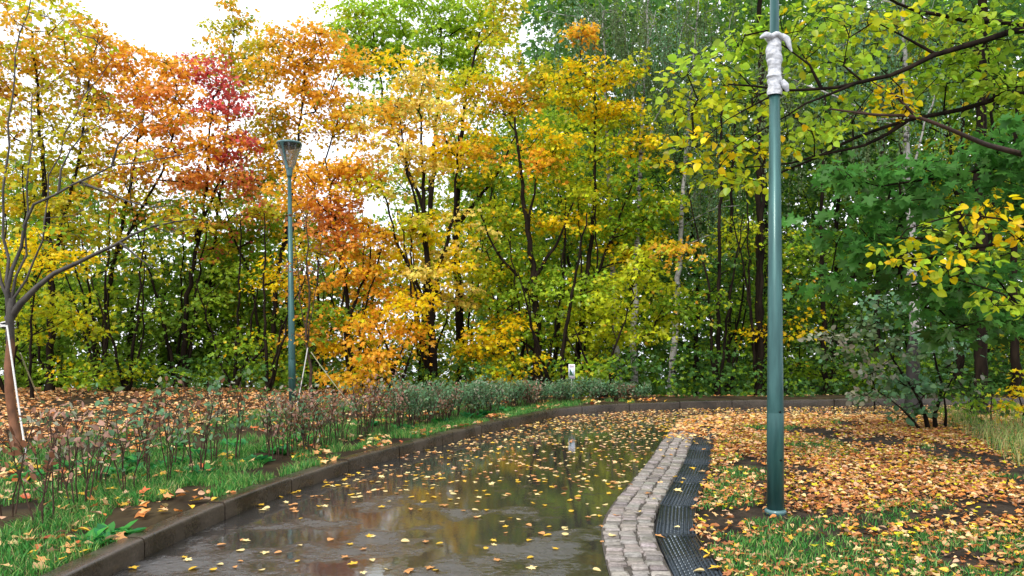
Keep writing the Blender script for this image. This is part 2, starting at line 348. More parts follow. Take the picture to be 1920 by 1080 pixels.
def tree_wood(A, R, lines, nl, base, sides=7):
    mb = MB()
    for i, l in enumerate(lines):
        P = A[l] - base; r = R[l].copy()
        if i >= nl: r[0] = min(r[0], r[1] * 1.25)
        else: r[:3] *= [1.35, 1.12, 1.03][:len(r[:3])]
        mb.tube(P, r, sides if i < nl else (5 if r[0] > .02 else 3))
    return mb
def spray_leaves(C, K, base, rs, n, size, flat=.28, jit=.14, upb=.55):
    m = len(C); nn = rng.poisson(n, m).clip(4); idx = np.repeat(np.arange(m), nn); N_ = len(idx)
    tilt = rng.normal(0, .22, (m, 2))[idx]
    q = rng.normal(size=(N_, 3)); q[:, 2] *= 0; q = unit(q) * np.sqrt(rng.random((N_, 1))) * rs * rng.uniform(.7, 1.3, (m, 1))[idx]
    q[:, 2] = rng.normal(0, flat * rs * .5, N_) + (q[:, :2] * tilt).sum(1) - .25 * (q[:, :2] ** 2).sum(1) / rs
    P = C[idx] + q - base
    D = unit(q * [1, 1, .3]) + rng.normal(0, .45, (N_, 3)); D[:, 2] -= .35
    Nn = rng.normal(0, .45, (N_, 3)); Nn[:, 2] += upb; Nn[:, 1] -= .15
    col = K[idx] * rng.normal(1, jit * 1.6, (N_, 1)).clip(.4, 1.6)
    sw = rng.random(N_) < .22; col[sw] = K[rng.integers(0, m, sw.sum())]
    col *= rng.normal(1, .06, (N_, 3)).clip(.8, 1.2)
    return P, D, Nn, size * rng.uniform(.65, 1.2, N_), col.clip(.004, .9)
def make_tree(kind, label, trunks, blobs, d, group=None, bark='bark', leaf=.106, dens=1.0, n=54, rs=.38, T=T_MAPLE, tip=.006, cat='tree', strands=0, extra=None):
    """trunks: (pixel polyline, r0, r1[, depth]) ; blobs as in sprays_in"""
    tw = []
    for t in trunks:
        dd = t[3] if len(t) > 3 else d
        pts = [px(*(q if len(q) == 3 else (*q, dd))) for q in t[0]]
        if len(tw) == 0 or (len(t) > 4 and t[4] == 'g'): pts[0][2] = ground_z(pts[0][0], pts[0][1]) - .05
        tw.append((pts, t[1] * (.8 if d > 14 else 1), t[2] * (.8 if d > 14 else 1)))
    base = tw[0][0][0].copy(); base[2] += .05
    if 15 < d < 20 and bark == 'bark' and 'hangs above' not in label and -100 < trunks[0][0][0][0] < 1500:      # slim companion stems from the same stool
        for q in range(2):
            P0 = tw[0][0]; off = np.array([rng.uniform(.25, .75) * rng.choice([-1, 1]), rng.uniform(-.5, .1), 0]); hh = P0[-1][2] - P0[0][2]
            tw.append(([P0[0], P0[0] + off * .25 + [0, 0, hh * .08], P0[0] + off * .8 + [0, 0, hh * .35], P0[0] + off * 1.3 + [rng.normal(0, .25), 0, hh * rng.uniform(.55, .75)]], rng.uniform(.028, .05), .012))
    root = thing(kind, label, cat, base, group)
    C, K = sprays_in(blobs, d, dens)
    A, R, lines, nl = grow(tw, C, tip)
    mb = tree_wood(A, R, lines, nl, base)
    if not strands and d < 20:          # fine twigs inside every spray
        for c in C:
            for q in range(3):
                an = rng.uniform(0, 6.28); e = rs * rng.uniform(.6, 1.0) * np.array([math.cos(an), math.sin(an), rng.uniform(-.15, .3)])
                mb.tube([c - base, c - base + e * .5 + rng.normal(0, .02, 3), c - base + e], [tip * .55, tip * .45, tip * .3], 3)
    mb.build('trunk', M[bark], root)
    if strands:                # weeping twigs: leaves hang along vertical strings
        Ps, Ds, Ks, mb = [], [], [], MB()
        for c, k in zip(C, K):
            for q in range(3):
                L = rng.uniform(.6, 1.9) * strands; m = int(L * 34); u = np.linspace(0, 1, m)
                o = c + rng.normal(0, .22, 3); sw = rng.normal(0, .12, 2)
                line = o + np.stack([u * sw[0], u * sw[1], -u * L], 1)
                mb.tube((line - base)[::max(1, m // 4)], .003, 3)
                Ps.append(line + rng.normal(0, .035, (m, 3))); Ks.append(np.repeat(k[None], m, 0))
        P = np.concatenate(Ps) - base; K2 = np.concatenate(Ks); N_ = len(P)
        D = rng.normal(0, .5, (N_, 3)); D[:, 2] -= .8; Nn = rng.normal(0, 1, (N_, 3)); Nn[:, 2] += .3
        K2 = (K2 * rng.normal(1, .2, (N_, 1)).clip(.5, 1.6)).clip(.004, .9)
        cr = obj('crown', leafmesh('crown', P, D, Nn, leaf * rng.uniform(.7, 1.2, N_), K2, T, M['leaf']), root)
        mb.build('hanging_twigs', M['twig'], root)
    else:
        P, D, Nn, s, c = spray_leaves(C, K, base, rs, n, leaf)
        cr = obj('crown', leafmesh('crown', P, D, Nn, s, c, T, M['leaf']), root)
    return root

# ------------------------------------------------------------------ the setting: kerb, road, ground
KERB = smooth_curve([(-2.7, -60), (-2.66, 0), (-2.55, 3.0), (-2.42, 4.64), (-2.33, 5.36), (-2.20, 6.14), (-2.05, 6.75), (-1.72, 7.8), (-1.32, 8.75), (-.76, 10.0), (-.30, 10.85),
         (.24, 11.8), (.72, 12.7), (1.2, 13.2), (1.7, 13.5), (3.07, 13.95), (6.6, 14.45), (14, 15.2), (200, 32)], .2, 6)
INNER = smooth_curve([(.62, -60), (.58, 2), (.585, 4.64), (.65, 5.74), (.76, 6.2), (1.0, 6.95), (1.48, 8.4), (1.92, 9.93), (2.42, 11.5), (2.75, 12.4),
         (3.2, 12.85), (4.2, 12.95), (7, 12.7), (14, 12.4), (200, 12)], .2, 6)
def normals(C):
    T = unit(np.gradient(C, axis=0)); return np.stack([-T[:, 1], T[:, 0]], 1)
NK, NI = normals(KERB), normals(INNER)
def side(C, Nm, x, y):          # signed distance to a curve (+ on the left of its travel), chunked
    x = np.asarray(x, float).ravel(); y = np.asarray(y, float).ravel(); o = np.zeros(len(x))
    Cs = C[(C[:, 1] > -8) & (C[:, 0] < 40)]; Ns = Nm[(C[:, 1] > -8) & (C[:, 0] < 40)]
    for i in range(0, len(x), 4000):
        dx = x[i:i + 4000, None] - Cs[None, :, 0]; dy = y[i:i + 4000, None] - Cs[None, :, 1]; q = dx * dx + dy * dy; j = q.argmin(1); r = np.arange(len(j))
        sg = np.sign(dx[r, j] * Ns[j, 0] + dy[r, j] * Ns[j, 1]); o[i:i + 4000] = sg * np.sqrt(q[r, j])
    return o
KT = .135                       # kerb height
def fall(x, y):
    m = 1 - smoothstep(3.5, 9.5, x - (y - 17) * .12)
    return 20 * smoothstep(0, 52, y - 16.2) * m + 20 * smoothstep(60, 140, y) * (1 - m) + 20 * smoothstep(8, 70, -x - 16 - 0 * y) * (1 - smoothstep(0, 52, y - 16.2) * m)
def verge_z(x, y):
    return .105 + .03 * (vnoise(x, y, 1.3, 3) - .5) - 1.3 * smoothstep(0, 9, y - 14.4 - .09 * np.maximum(x, 0)) * smoothstep(-1.5, 2, x) - fall(x, y)
def lawn_z(x, y, e):            # e: distance from the grating edge
    return .012 + .03 * (vnoise(x, y, .9, 5) - .5) * smoothstep(.05, .5, e) + .045 * smoothstep(.1, 2.5, e)
def ground_z(x, y):
    s = side(KERB, NK, [x], [y])[0]
    if s > 0: return float(verge_z(np.array(x), np.array(y)))
    return float(lawn_z(np.array(x), np.array(y), np.array(1.0)))
def ribbon(A, B): 
    n = len(A); V = np.concatenate([A, B]); i = np.arange(n - 1)
    return V, np.stack([i, n + i, n + i + 1, i + 1], 1)
# road
nR = 700
def uniform(C, n):
    L = np.concatenate([[0], np.cumsum(np.linalg.norm(np.diff(C, axis=0), axis=1))]); 
    return np.stack([np.interp(np.linspace(0, L[-1], n), L, C[:, k]) for k in (0, 1)], 1)
ca, cb = uniform(KERB + NK * .05, nR), uniform(INNER - NI * .10, nR)
z0 = np.zeros((nR, 1)); V, Fq = ribbon(np.hstack([cb, z0]), np.hstack([ca, z0]))
tag(obj('road', mesh('road', V, [Fq], M['road'])), kind='structure')
# kerb: blocks about 1 m long with a rounded front edge and open joints
prof = [(0, -.06), (0, KT - .028), (.006, KT - .012), (.016, KT - .003), (.030, KT), (.142, KT), (.150, KT - .008), (.150, -.06)]
mb = MB(); K1 = KERB[(KERB[:, 1] > -6) & (KERB[:, 0] < 40)]; kk = resample(K1, .1); nk = normals(kk)
for i in range(0, len(kk) - 1, 10):
    seg = slice(i, min(i + 11, len(kk))); c = kk[seg].copy(); nn = nk[seg]
    if len(c) < 2: continue
    t0 = unit(c[1] - c[0]); t1 = unit(c[-1] - c[-2]); c[0] += t0 * .007; c[-1] -= t1 * .007
    jz = rng.normal(0, .004); jo = rng.normal(0, .003)
    ring = np.array([[(*(p + q * (o + jo)), h + (jz if h > 0 else 0)) for (o, h) in prof] for p, q in zip(c, nn)]); m = len(prof)
    a = np.arange(len(c) - 1)[:, None] * m; b = np.arange(m - 1)[None]
    mb.add(ring.reshape(-1, 3), np.stack([a + b, a + b + 1, a + m + b + 1, a + m + b], -1).reshape(-1, 4)); mb.add(ring[0], np.arange(m)[None]); mb.add(ring[-1], np.arange(m)[::-1][None])
kb = mb.build('kerb', M['kerb'], smooth=False); tag(kb, kind='structure')
# ground beyond the kerb: one sheet swept outward to the horizon
offs = np.concatenate([[.12, .16], np.arange(.3, 12, .25), np.geomspace(12, 3500, 60)])
sel = KERB[(KERB[:, 0] < 60)]; seln = NK[(KERB[:, 0] < 60)]
far = np.clip(offs / 40, 0, 1)[None, :, None]
G = sel[:, None] + offs[None, :, None] * seln[:, None]
Z = verge_z(G[..., 0], G[..., 1]); Z[:, 0] = -.05; Z[:, 1] = np.minimum(Z[:, 1], KT - .02)
n1, n2 = G.shape[:2]; a = np.arange(n1 - 1)[:, None] * n2; b = np.arange(n2 - 1)[None]
tag(obj('ground', mesh('ground', np.concatenate([G, Z[..., None]], 2).reshape(-1, 3), [np.stack([a + b, a + b + 1, a + n2 + b + 1, a + n2 + b], -1).reshape(-1, 4)], M['ground'], smooth=True)), kind='structure')
# lawn on the inner side
E = INNER[(INNER[:, 0] < 60)] - NI[(INNER[:, 0] < 60)] * .66
fr = np.concatenate([[0], np.geomspace(.002, 1, 40)])
anc = np.stack([np.full(len(E), 420.0), np.minimum(E[:, 1] * .999, 12.0)], 1)
G = E[:, None] * (1 - fr[None, :, None]) + anc[:, None] * fr[None, :, None]; e = np.clip(-side(INNER, NI, G[..., 0], G[..., 1]).reshape(G.shape[:2]) - .66, 0, 3); e = np.where(G[..., 0] > 30, 3, e); Z = lawn_z(G[..., 0], G[..., 1], e); Z[:, 0] = np.where(E[:, 0] < 4.5, -.04, Z[:, 0])
n1, n2 = G.shape[:2]; a = np.arange(n1 - 1)[:, None] * n2; b = np.arange(n2 - 1)[None]
tag(obj('lawn', mesh('lawn', np.concatenate([G, Z[..., None]], 2).reshape(-1, 3), [np.stack([a + b, a + n2 + b, a + n2 + b + 1, a + b + 1], -1).reshape(-1, 4)], M['lawn'], smooth=True)), kind='structure')
rv = MB(); rv.add([(-4000, 55, -19.4), (4000, 55, -19.4), (4000, 5000, -19.4), (-4000, 5000, -19.4)], [[0, 1, 2, 3]])
tag(rv.build('river', M['water'], smooth=False), kind='structure')
# setts: three courses of granite along the inner edge
mb, sc_col = MB(), []; kk = resample(INNER[(INNER[:, 1] > 1) & (INNER[:, 0] < 3.9)], .01); nn = normals(kk)
def on(i, o): i = int(min(i, len(kk) - 1)); return kk[i] - nn[i] * o
for c_ in range(3):
    i = rng.integers(0, 6)
    while i < len(kk) - 14:
        l = int(rng.uniform(7, 12)); o0 = c_ * .122 + .004 + rng.normal(0, .006); o1 = o0 + .110 + rng.normal(0, .006); h = .018 + rng.normal(0, .004)
        p = [on(i + 1, o0), on(i + l, o0), on(i + l, o1), on(i + 1, o1)]; cc = sum(p) / 4; R3 = []
        for sc_, zz in ((1, -.03), (.99, h - .012), (.93, h - .003), (.78, h)):
            R3 += [(*(cc + (q - cc) * sc_ + rng.normal(0, .0035, 2) * (zz > 0)), zz + rng.normal(0, .002)) for q in p]
        Fs = [[k * 4 + j, k * 4 + (j + 1) % 4, k * 4 + 4 + (j + 1) % 4, k * 4 + 4 + j] for k in range(3) for j in range(4)] + [[12, 13, 14, 15]]
        mb.add(R3, Fs); i += l; sc_col.append(np.repeat(np.array([[.29, .255, .235]]) * rng.normal(1, .13) * rng.normal(1, .025, (1, 3)), 13, 0).clip(.08, .7))
setts = obj('cobbled_edging', mesh('cobbled_edging', np.concatenate(mb.V), [np.concatenate(f) for f in mb.F.values()], M['cobble'], [np.concatenate(sc_col)])); tag(setts, kind='structure')
V, Fq = ribbon(np.hstack([kk - nn * .37, np.full((len(kk), 1), .006)]), np.hstack([kk + nn * .01, np.full((len(kk), 1), .006)]))
tag(obj('edging_bed', mesh('edging_bed', V[:, :], [Fq], M['mortar'])), kind='structure')
e2 = resample(INNER[(INNER[:, 1] > 1) & (INNER[:, 0] > 3.85) & (INNER[:, 0] < 60)], .2); n2_ = normals(e2)
V, Fq = ribbon(np.hstack([e2 - n2_ * .70, np.full((len(e2), 1), .008)]), np.hstack([e2 + n2_ * .15, np.full((len(e2), 1), .004)]))
tag(obj('soil_strip', mesh('soil_strip', V, [Fq], M['lawn'])), kind='structure')
# drain channel: grating panels about 1 m long, each a thing with frame and bars over a dark trough
DO0, DO1 = .375, .665
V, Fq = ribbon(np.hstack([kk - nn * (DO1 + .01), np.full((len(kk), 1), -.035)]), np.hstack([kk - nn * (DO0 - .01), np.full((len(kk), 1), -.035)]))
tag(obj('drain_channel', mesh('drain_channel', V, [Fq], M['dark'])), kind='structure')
i, gi = 40, 0
dnames = ['closest to the camera at the bottom edge', 'beside the bend in the sett edging', 'beside the pole', 'just past the pole', 'half covered with leaves', 'under many orange leaves', 'almost buried in leaves', 'buried at the far end of the drain', 'past the far end']
while i < len(kk) - 110 and kk[i][1] < 12.6:
    L = 100; a0 = on(i, DO0); a1 = on(i + L, DO0); b0 = on(i, DO1); b1 = on(i + L, DO1); vis = kk[i + L][1] > 4.5
    g = lambda u, v: (a0 * (1 - u) + a1 * u) * (1 - v) + (b0 * (1 - u) + b1 * u) * v
    root = thing('drain_grating', 'black steel drain grating panel ' + (dnames[min(gi, 8)] if vis else 'just out of view below the picture'), 'drain grating', (*g(.5, .5), 0), 'grating panels along the drain')
    bs = np.array([*g(.5, .5), 0]); fm, bm_ = MB(), MB(); P3 = lambda u, v, z=.012: np.array([*g(u, v), z]) - bs
    def bar(m_, u0, v0, u1, v1, wv, wu, z=.012):
        V = [P3(u0 - wu, v0 - wv, z), P3(u1 + wu, v1 - wv, z), P3(u1 + wu, v1 + wv, z), P3(u0 - wu, v0 + wv, z)]; V += [q - [0, 0, .03] for q in V]
        m_.add(V, [[0, 1, 2, 3], [0, 4, 5, 1], [1, 5, 6, 2], [2, 6, 7, 3], [3, 7, 4, 0]])
    bar(fm, .004, .02, .996, .02, .018, 0, .014); bar(fm, .004, .98, .996, .98, .018, 0, .014); bar(fm, .012, .5, .012, .5, .46, .008, .0135); bar(fm, .988, .5, .988, .5, .46, .008, .0135)
    for k in range(9): bar(bm_, .02, .09 + .82 * k / 8, .98, .09 + .82 * k / 8, .022, 0, .012)
    for k in range(10):
        for q in range(16):      # staggered cross webs of the mesh
            u = .04 + .92 * (q + .5 * (k % 2)) / 16; v = .04 + .92 * (k / 10); bar(bm_, u, v + .046, u, v + .046, .05, .009, .0115)
    fm.build('frame', M['grate'], root, False); bm_.build('bars', M['grate'], root, False)
    if vis: gi += 1
    i += L

# ------------------------------------------------------------------ street lamps
def lamp(x, d, lean, label, nb):
    b = np.array([(x - 960) / F * d, d, 0.0]); z = ground_z(b[0], b[1]); b[2] = z
    root = thing('street_lamp', label, 'street lamp', b, 'teal park lamps'); root.rotation_euler = (0, lean, 0)
    H = 4.2 - z; m = MB(); m.lathe([(.0, -.1), (.0656, -.1), (.0656, .78), (.064, .785), (.0640, .79), (.033, H), (0, H)], 32); m.build('pole', M['pole'], root)
    m = MB(); m.lathe([(.066, -.02), (.085, -.02), (.085, .012), (.078, .022), (.0665, .024)], 32); m.build('base_collar', M['polelight'], root)
    for zz, an in ((.42, -1.25), (.80, -1.3), (.42, 1.9)):
        m = MB(); c = np.array([.0655 * math.cos(an), .0655 * math.sin(an), zz]); dr = np.array([math.cos(an), math.sin(an), 0])
        m.tube([c - dr * .004, c + dr * .004, c + dr * .0045], [.009, .009, .005], 10, True); m.build('bolt', M['bolt'], root)
    m = MB(); m.lathe([(.034, H - .005), (.046, H), (.05, H + .03), (.062, H + .14), (.066, H + .16), (.05, H + .165), (0, H + .165)], 28); m.build('lantern_neck', M['polelight'], root)
    z1, z2 = H + .15, H + .60; gp = [(.066, z1), (.105, z1 + .12), (.15, z1 + .25), (.19, z1 + .36), (.212, z2)]
    m = MB(); m.lathe(gp, 40); m.build('lantern_glass', M['glass'], root)
    m = MB(); m.lathe([(.20, z2 - .02), (.214, z2 - .02), (.222, z2 - .005), (.224, z2 + .012), (.216, z2 + .022), (.16, z2 + .034), (.05, z2 + .04), (0, z2 + .04)], 40); m.build('lantern_cap', M['polelight'], root)
    m = MB(); m.lathe([(0, z2 - .075), (.16, z2 - .075), (.19, z2 - .06), (.205, z2 - .018)], 32); m.build('lamp_plate', M['bolt'], root)
    for k in range(3):
        an = -1.9 + k * 2 * math.pi / 3; V = []
        for (r, zz), wd in zip([(.07, z1 - .01)] + gp[1:-1] + [(.216, z2 - .01)], (.036, .018, .016, .020, .042)):
            cx, cy = math.cos(an), math.sin(an); ty = np.array([-cy, cx, 0])
            for o in (.003, .012): V += [np.array([cx * (r + o), cy * (r + o), zz]) + ty * q * wd for q in (-1, 1)]
        V = np.array(V); Fs = []
        for q in range(4):
            p = q * 4; n_ = p + 4; Fs += [[p, p + 1, n_ + 1, n_], [p + 2, n_ + 2, n_ + 3, p + 3], [p, n_, n_ + 2, p + 2], [p + 1, p + 3, n_ + 3, n_ + 1]]
        m = MB(); m.add(V, Fs); m.build('arm', M['polelight'], root, False)
    return root, b, H
lampR, lb, LH = lamp(1454, 6.14, -.002, 'tall teal lamp post on the leafy lawn with a white rag tied around it', 0)
lamp(548.5, 14.0, -.0135, 'slender teal park lamp with a conical glass lantern rising behind the hedge', 1)
# white rag knotted round the near pole
rb = thing('cloth_wrap', 'white rag wound and knotted around the near teal lamp post', 'cloth', (lb[0] - .007, lb[1], 3.33))
zz = np.linspace(0, .47, 90); pr = [(.050 + .006 * abs(math.sin(z * 14 + .6)) ** 1.5 + .003 * math.sin(z * 47 + 1.1), z) for z in zz]
m = MB(); m.lathe(pr, 56, wob=lambda th, z: 1 + .42 * np.clip(np.cos(th - 3.5), 0, 1) ** 2 * np.clip(np.sin(z * 26 - 1.2), 0, 1) ** .6 * (z > .14) + .05 * np.sin(2 * th + z * 75) + .022 * np.sin(3 * th - z * 130) + .012 * np.sin(z * 260 + 2 * th)); m.build('winding', M['cloth'], rb)
m = MB(); m.tube([(.05 * math.cos(t) * 1.15, .05 * math.sin(t) * 1.15, .455 + .012 * math.sin(3 * t)) for t in np.linspace(0, 6.4, 26)], .020, 9); m.build('knot_band', M['cloth'], rb)
for pts, rr in (([(-.04, -.05, .45), (-.09, -.06, .462), (-.135, -.055, .435)], [.018, .026, .008]), ([(.04, -.04, .46), (.085, -.05, .43), (.10, -.05, .37), (.12, -.05, .33)], [.02, .026, .018, .006]), ([(.04, -.05, .10), (.07, -.055, .06), (.085, -.05, .015)], [.02, .028, .012])):
    m = MB(); m.tube(smooth_curve(pts, .012, 4), np.interp(np.linspace(0, 1, len(smooth_curve(pts, .012, 4))), np.linspace(0, 1, len(rr)), rr), 9, True); m.build('loose_end', M['cloth'], rb)

# ------------------------------------------------------------------ sign
sp = np.array([(1072 - 960) / F * 14.2, 14.2, 0]); sp[2] = ground_z(sp[0], sp[1])
sg = thing('notice_sign', 'small white notice on a thin post behind the kerb at the bend', 'sign', sp)
m = MB(); m.tube([(0, .014, -.1), (0, .014, EYE - (690 - HOR) / F * 14.2 - sp[2])], .011, 10, True); m.build('post', M['signpost'], sg)
sr = .45; zt, zb = EYE - (683 - HOR) / F * 14.2 - sp[2], EYE - (710.5 - HOR) / F * 14.2 - sp[2]; zc, hh = (zt + zb) / 2, zt - zb
def plate(name, w_, h_, x_, z_, y_, mt, tri=None):
    m = MB(); 
    if tri is None: m.box((x_, y_, z_), (w_, .004, h_))
    else: m.add([(q[0], y_, q[1]) for q in tri] + [(q[0], y_ + .003, q[1]) for q in tri], [[0, 1, 2], [3, 5, 4]]); 
    o = m.build(name, mt, sg, False); o.rotation_euler = (0, 0, -sr); return o
plate('board', .125, hh, 0, zc, 0, M['white'])
plate('picture', .094, hh * .52, 0, zc - .005, -.0045, M['blueprint']); plate('printed_heading', .085, hh * .06, 0, zc + hh * .39, -.0045, M['purple'])
plate('printed_heading', .085, hh * .025, 0, zc + hh * .30, -.0045, M['purple']); plate('printed_footer', .09, hh * .05, 0, zc - hh * .41, -.0045, M['purple'])
plate('printed_shape', 0, 0, 0, 0, -.0085, M['greenprint'], [(-.043, zc - hh * .25), (.038, zc - hh * .25), (-.034, zc + hh * .22)])
# ------------------------------------------------------------------ trees along the far edge, left to right
WOOD = 'autumn trees beyond the kerb'
MT = 'maple_tree'
make_tree(MT, 'gold and olive leaved maple filling the upper left corner behind the staked young tree', [([(92, 750), (98, 560), (80, 300), (60, 60)], .11, .025), ([(97, 500), (150, 300), (170, 120)], .06, .02)],
  [(40, 50, 120, 80, 'T3 W3 L1'), (140, 90, 70, 70, 'T3 W3 L2'), (60, 190, 120, 80, 'T3 W3 Y1'), (150, 270, 70, 70, 'W4 L1 T1'), (40, 330, 90, 70, 'T3 Y2 W1'), (120, 420, 100, 60, 'W2 G2 L1'), (20, 130, 80, 60, 'T3 W2'), (150, 180, 60, 50, 'W3 T2')], 16.5, WOOD)
make_tree('maple_sapling', 'low bright yellow maple branch clump at the left edge under bare limbs', [([(60, 752), (55, 600), (80, 480)], .04, .015)],
  [(70, 480, 85, 50, 'Y5 L1'), (30, 500, 60, 50, 'Y4 L2'), (110, 600, 90, 50, 'L2 G3'), (150, 680, 80, 40, 'G4 L1 Y1')], 14.6, WOOD)
make_tree(MT, 'broad orange maple left of the dark red one', [([(192, 750), (200, 560), (235, 400), (270, 200)], .10, .02), ([(215, 480), (300, 330), (340, 200)], .05, .02)],
  [(260, 170, 85, 80, 'O3 A1 T3'), (330, 220, 90, 80, 'A3 O3'), (250, 280, 90, 70, 'O2 T3 W1'), (340, 310, 90, 60, 'O3 A2'), (390, 270, 60, 60, 'A3 O2'), (230, 370, 90, 50, 'W3 T2 G1'), (330, 400, 100, 45, 'O2 W2 G2'), (200, 110, 50, 40, 'T3 O1'), (310, 130, 60, 45, 'O3 A1')], 17.5, WOOD)
make_tree(MT, 'dark red and crimson maple between two orange ones', [([(345, 748), (350, 560), (385, 380), (400, 180)], .10, .02), ([(365, 450), (430, 300)], .05, .02)],
  [(370, 130, 60, 40, 'R3 A1'), (415, 195, 55, 55, 'R5 N1'), (445, 270, 40, 50, 'R5'), (450, 335, 50, 40, 'R3 A2'), (480, 385, 40, 30, 'R2 A2 W1'), (400, 430, 100, 50, 'G3 W2')], 18, WOOD)
make_tree(MT, 'tall thin ochre maple whose pointed top breaks the sky behind the red one', [([(392, 748), (395, 520), (425, 250), (440, 40)], .09, .015)],
  [(437, 30, 45, 45, 'T3 W3'), (430, 95, 65, 55, 'T3 W2'), (475, 150, 60, 60, 'W3 T2'), (500, 260, 50, 40, 'T2 W2'), (480, 330, 60, 50, 'W2 G2'), (455, 470, 80, 60, 'G4 W1'), (480, 560, 80, 60, 'G3 L2'), (400, 350, 60, 50, 'G2 W2 A1')], 20, WOOD)
make_tree(MT, 'golden orange maple crown above and left of the glass lantern', [([(505, 746), (515, 560), (550, 350), (575, 120)], .10, .02), ([(530, 470), (610, 300), (640, 200)], .05, .015)],
  [(580, 80, 55, 45, 'O2 T3'), (540, 130, 70, 60, 'O3 T3'), (605, 150, 65, 55, 'O2 T4'), (560, 205, 80, 50, 'T3 W2 O2'), (620, 220, 55, 50, 'T3 O2 Y1'), (520, 290, 50, 40, 'T2 Y2 G1'), (510, 440, 70, 60, 'G4 W2'), (500, 90, 45, 45, 'T3 W2'), (655, 110, 40, 50, 'O1 T3'), (490, 230, 50, 50, 'T2 W3'), (660, 230, 40, 40, 'T2 Y1'), (600, 50, 35, 30, 'T3 O1')], 18.5, WOOD)
make_tree(MT, 'vivid orange maple right behind the lamp with the lantern', [([(662, 745), (650, 560), (625, 400), (610, 300)], .09, .02), ([(655, 600), (700, 480), (690, 420)], .05, .015)],
  [(605, 315, 65, 45, 'O5 T2'), (640, 340, 60, 45, 'O4 T2'), (610, 395, 60, 50, 'O3 A3'), (655, 430, 60, 50, 'A3 O4'), (610, 455, 45, 40, 'O3 W2'), (660, 505, 60, 45, 'O4 T3'), (700, 560, 65, 50, 'T3 Y2 O2'), (630, 600, 70, 60, 'Y3 T1 G1'), (655, 660, 60, 60, 'Y3 T2 O1'), (690, 450, 50, 40, 'T3 O1'), (560, 360, 50, 50, 'O3 T2'), (680, 300, 35, 35, 'O3 T2')], 16.8, WOOD)
make_tree('maple_sapling', 'small orange yellow maple leaning over the hedge near the leaning wooden stake', [([(742, 744), (730, 660), (700, 600)], .05, .015), ([(738, 700), (775, 600)], .03, .012)],
  [(720, 640, 75, 45, 'Y4 T3 O1'), (690, 690, 70, 40, 'T3 Y2 G1'), (770, 590, 50, 50, 'Y3 L2'), (700, 720, 90, 30, 'G4 L1')], 15.8, WOOD)
make_tree(MT, 'pale yellow many stemmed maple right of the orange tree', [([(812, 748), (808, 560), (795, 420), (790, 220)], .14, .025), ([(809, 560), (850, 400), (860, 250)], .07, .02), ([(810, 600), (740, 440), (715, 340)], .06, .02), ([(800, 470), (765, 330), (745, 200)], .05, .015)],
  [(765, 140, 55, 45, 'P3 Y2'), (800, 200, 80, 55, 'P4 L2 Y1'), (730, 230, 60, 50, 'P3 Y2 T1'), (760, 300, 80, 45, 'P3 L2'), (840, 280, 70, 45, 'P3 Y2 O1'), (720, 340, 50, 30, 'L2 P2'), (800, 420, 60, 35, 'P3 L2'), (760, 500, 80, 45, 'L3 P2 Y2'), (850, 430, 70, 40, 'P2 Y2 O1'), (830, 500, 70, 40, 'P3 Y1 L1'), (860, 560, 60, 40, 'L2 G2 P1')], 16.6, WOOD)
make_tree(MT, 'olive and orange tipped maple with the thickest dark trunk in the middle', [([(866, 745), (860, 560), (855, 380), (870, 200), (900, 60)], .17, .03), ([(858, 420), (930, 330), (970, 250)], .07, .02), ([(857, 360), (830, 240)], .06, .02)],
  [(945, 20, 35, 40, 'T3 W2'), (930, 90, 50, 40, 'W3 T2 L1'), (900, 150, 90, 50, 'Y2 W2 L2'), (960, 180, 70, 40, 'Y2 T1 L2'), (880, 220, 80, 45, 'L3 Y2 T1'), (1000, 150, 60, 40, 'W2 Y2 L1'), (900, 280, 70, 40, 'L2 Y2 O1'), (880, 340, 60, 40, 'L2 G2'), (940, 330, 50, 30, 'L2 G1')], 19, WOOD)
make_tree(MT, 'green maple hung with three bright yellow branches around a straight dark trunk', [([(1010, 745), (1005, 560), (985, 400), (965, 220)], .15, .03), ([(1003, 520), (1050, 440), (1075, 380)], .06, .02), ([(990, 430), (1010, 320)], .05, .02), ([(1004, 560), (930, 470), (900, 400)], .06, .02), ([(1007, 660), (950, 620)], .04, .015)],
  [(1020, 265, 70, 35, 'Y6 T1'), (985, 305, 50, 35, 'Y5 O1'), (1050, 420, 75, 28, 'Y5 T2'), (930, 610, 75, 42, 'Y5 T1'), (890, 650, 40, 30, 'Y3 L2'), (940, 400, 80, 40, 'G3 L2'), (960, 470, 90, 45, 'G3 L1 E1'), (900, 520, 60, 40, 'L2 G2'), (1010, 520, 70, 40, 'G3 D1'), (960, 560, 90, 35, 'G3 E1'), (860, 690, 60, 40, 'G3 L2')], 17.2, WOOD)
make_tree(MT, 'maple with a bright yellow spire top and green lower branches beside the sign', [([(1072, 748), (1095, 560), (1115, 400), (1115, 150)], .12, .02), ([(1032, 746), (1055, 560), (1060, 420), (1040, 300)], .09, .02, 18, 'g'), ([(1095, 560), (1160, 420), (1190, 330)], .06, .02)],
  [(1093, 65, 24, 28, 'T3 Y2 O2'), (1090, 125, 34, 40, 'Y6'), (1120, 195, 65, 45, 'Y6 L1'), (1165, 210, 40, 40, 'Y3 L2'), (1100, 265, 60, 30, 'L3 Y2'), (1130, 330, 100, 45, 'L3 G2'), (1080, 380, 80, 35, 'G3 L2'), (1180, 390, 90, 50, 'G2 L3'), (1120, 440, 90, 40, 'D2 G3'), (1200, 470, 80, 45, 'L3 T1 Y1'), (1165, 130, 45, 40, 'Y4 L1'), (1060, 170, 45, 45, 'Y2 L2'), (1205, 280, 60, 40, 'L3 Y1'), (1225, 380, 60, 40, 'L2 G2'), (1040, 300, 60, 40, 'L3 Y1')], 17.8, WOOD)
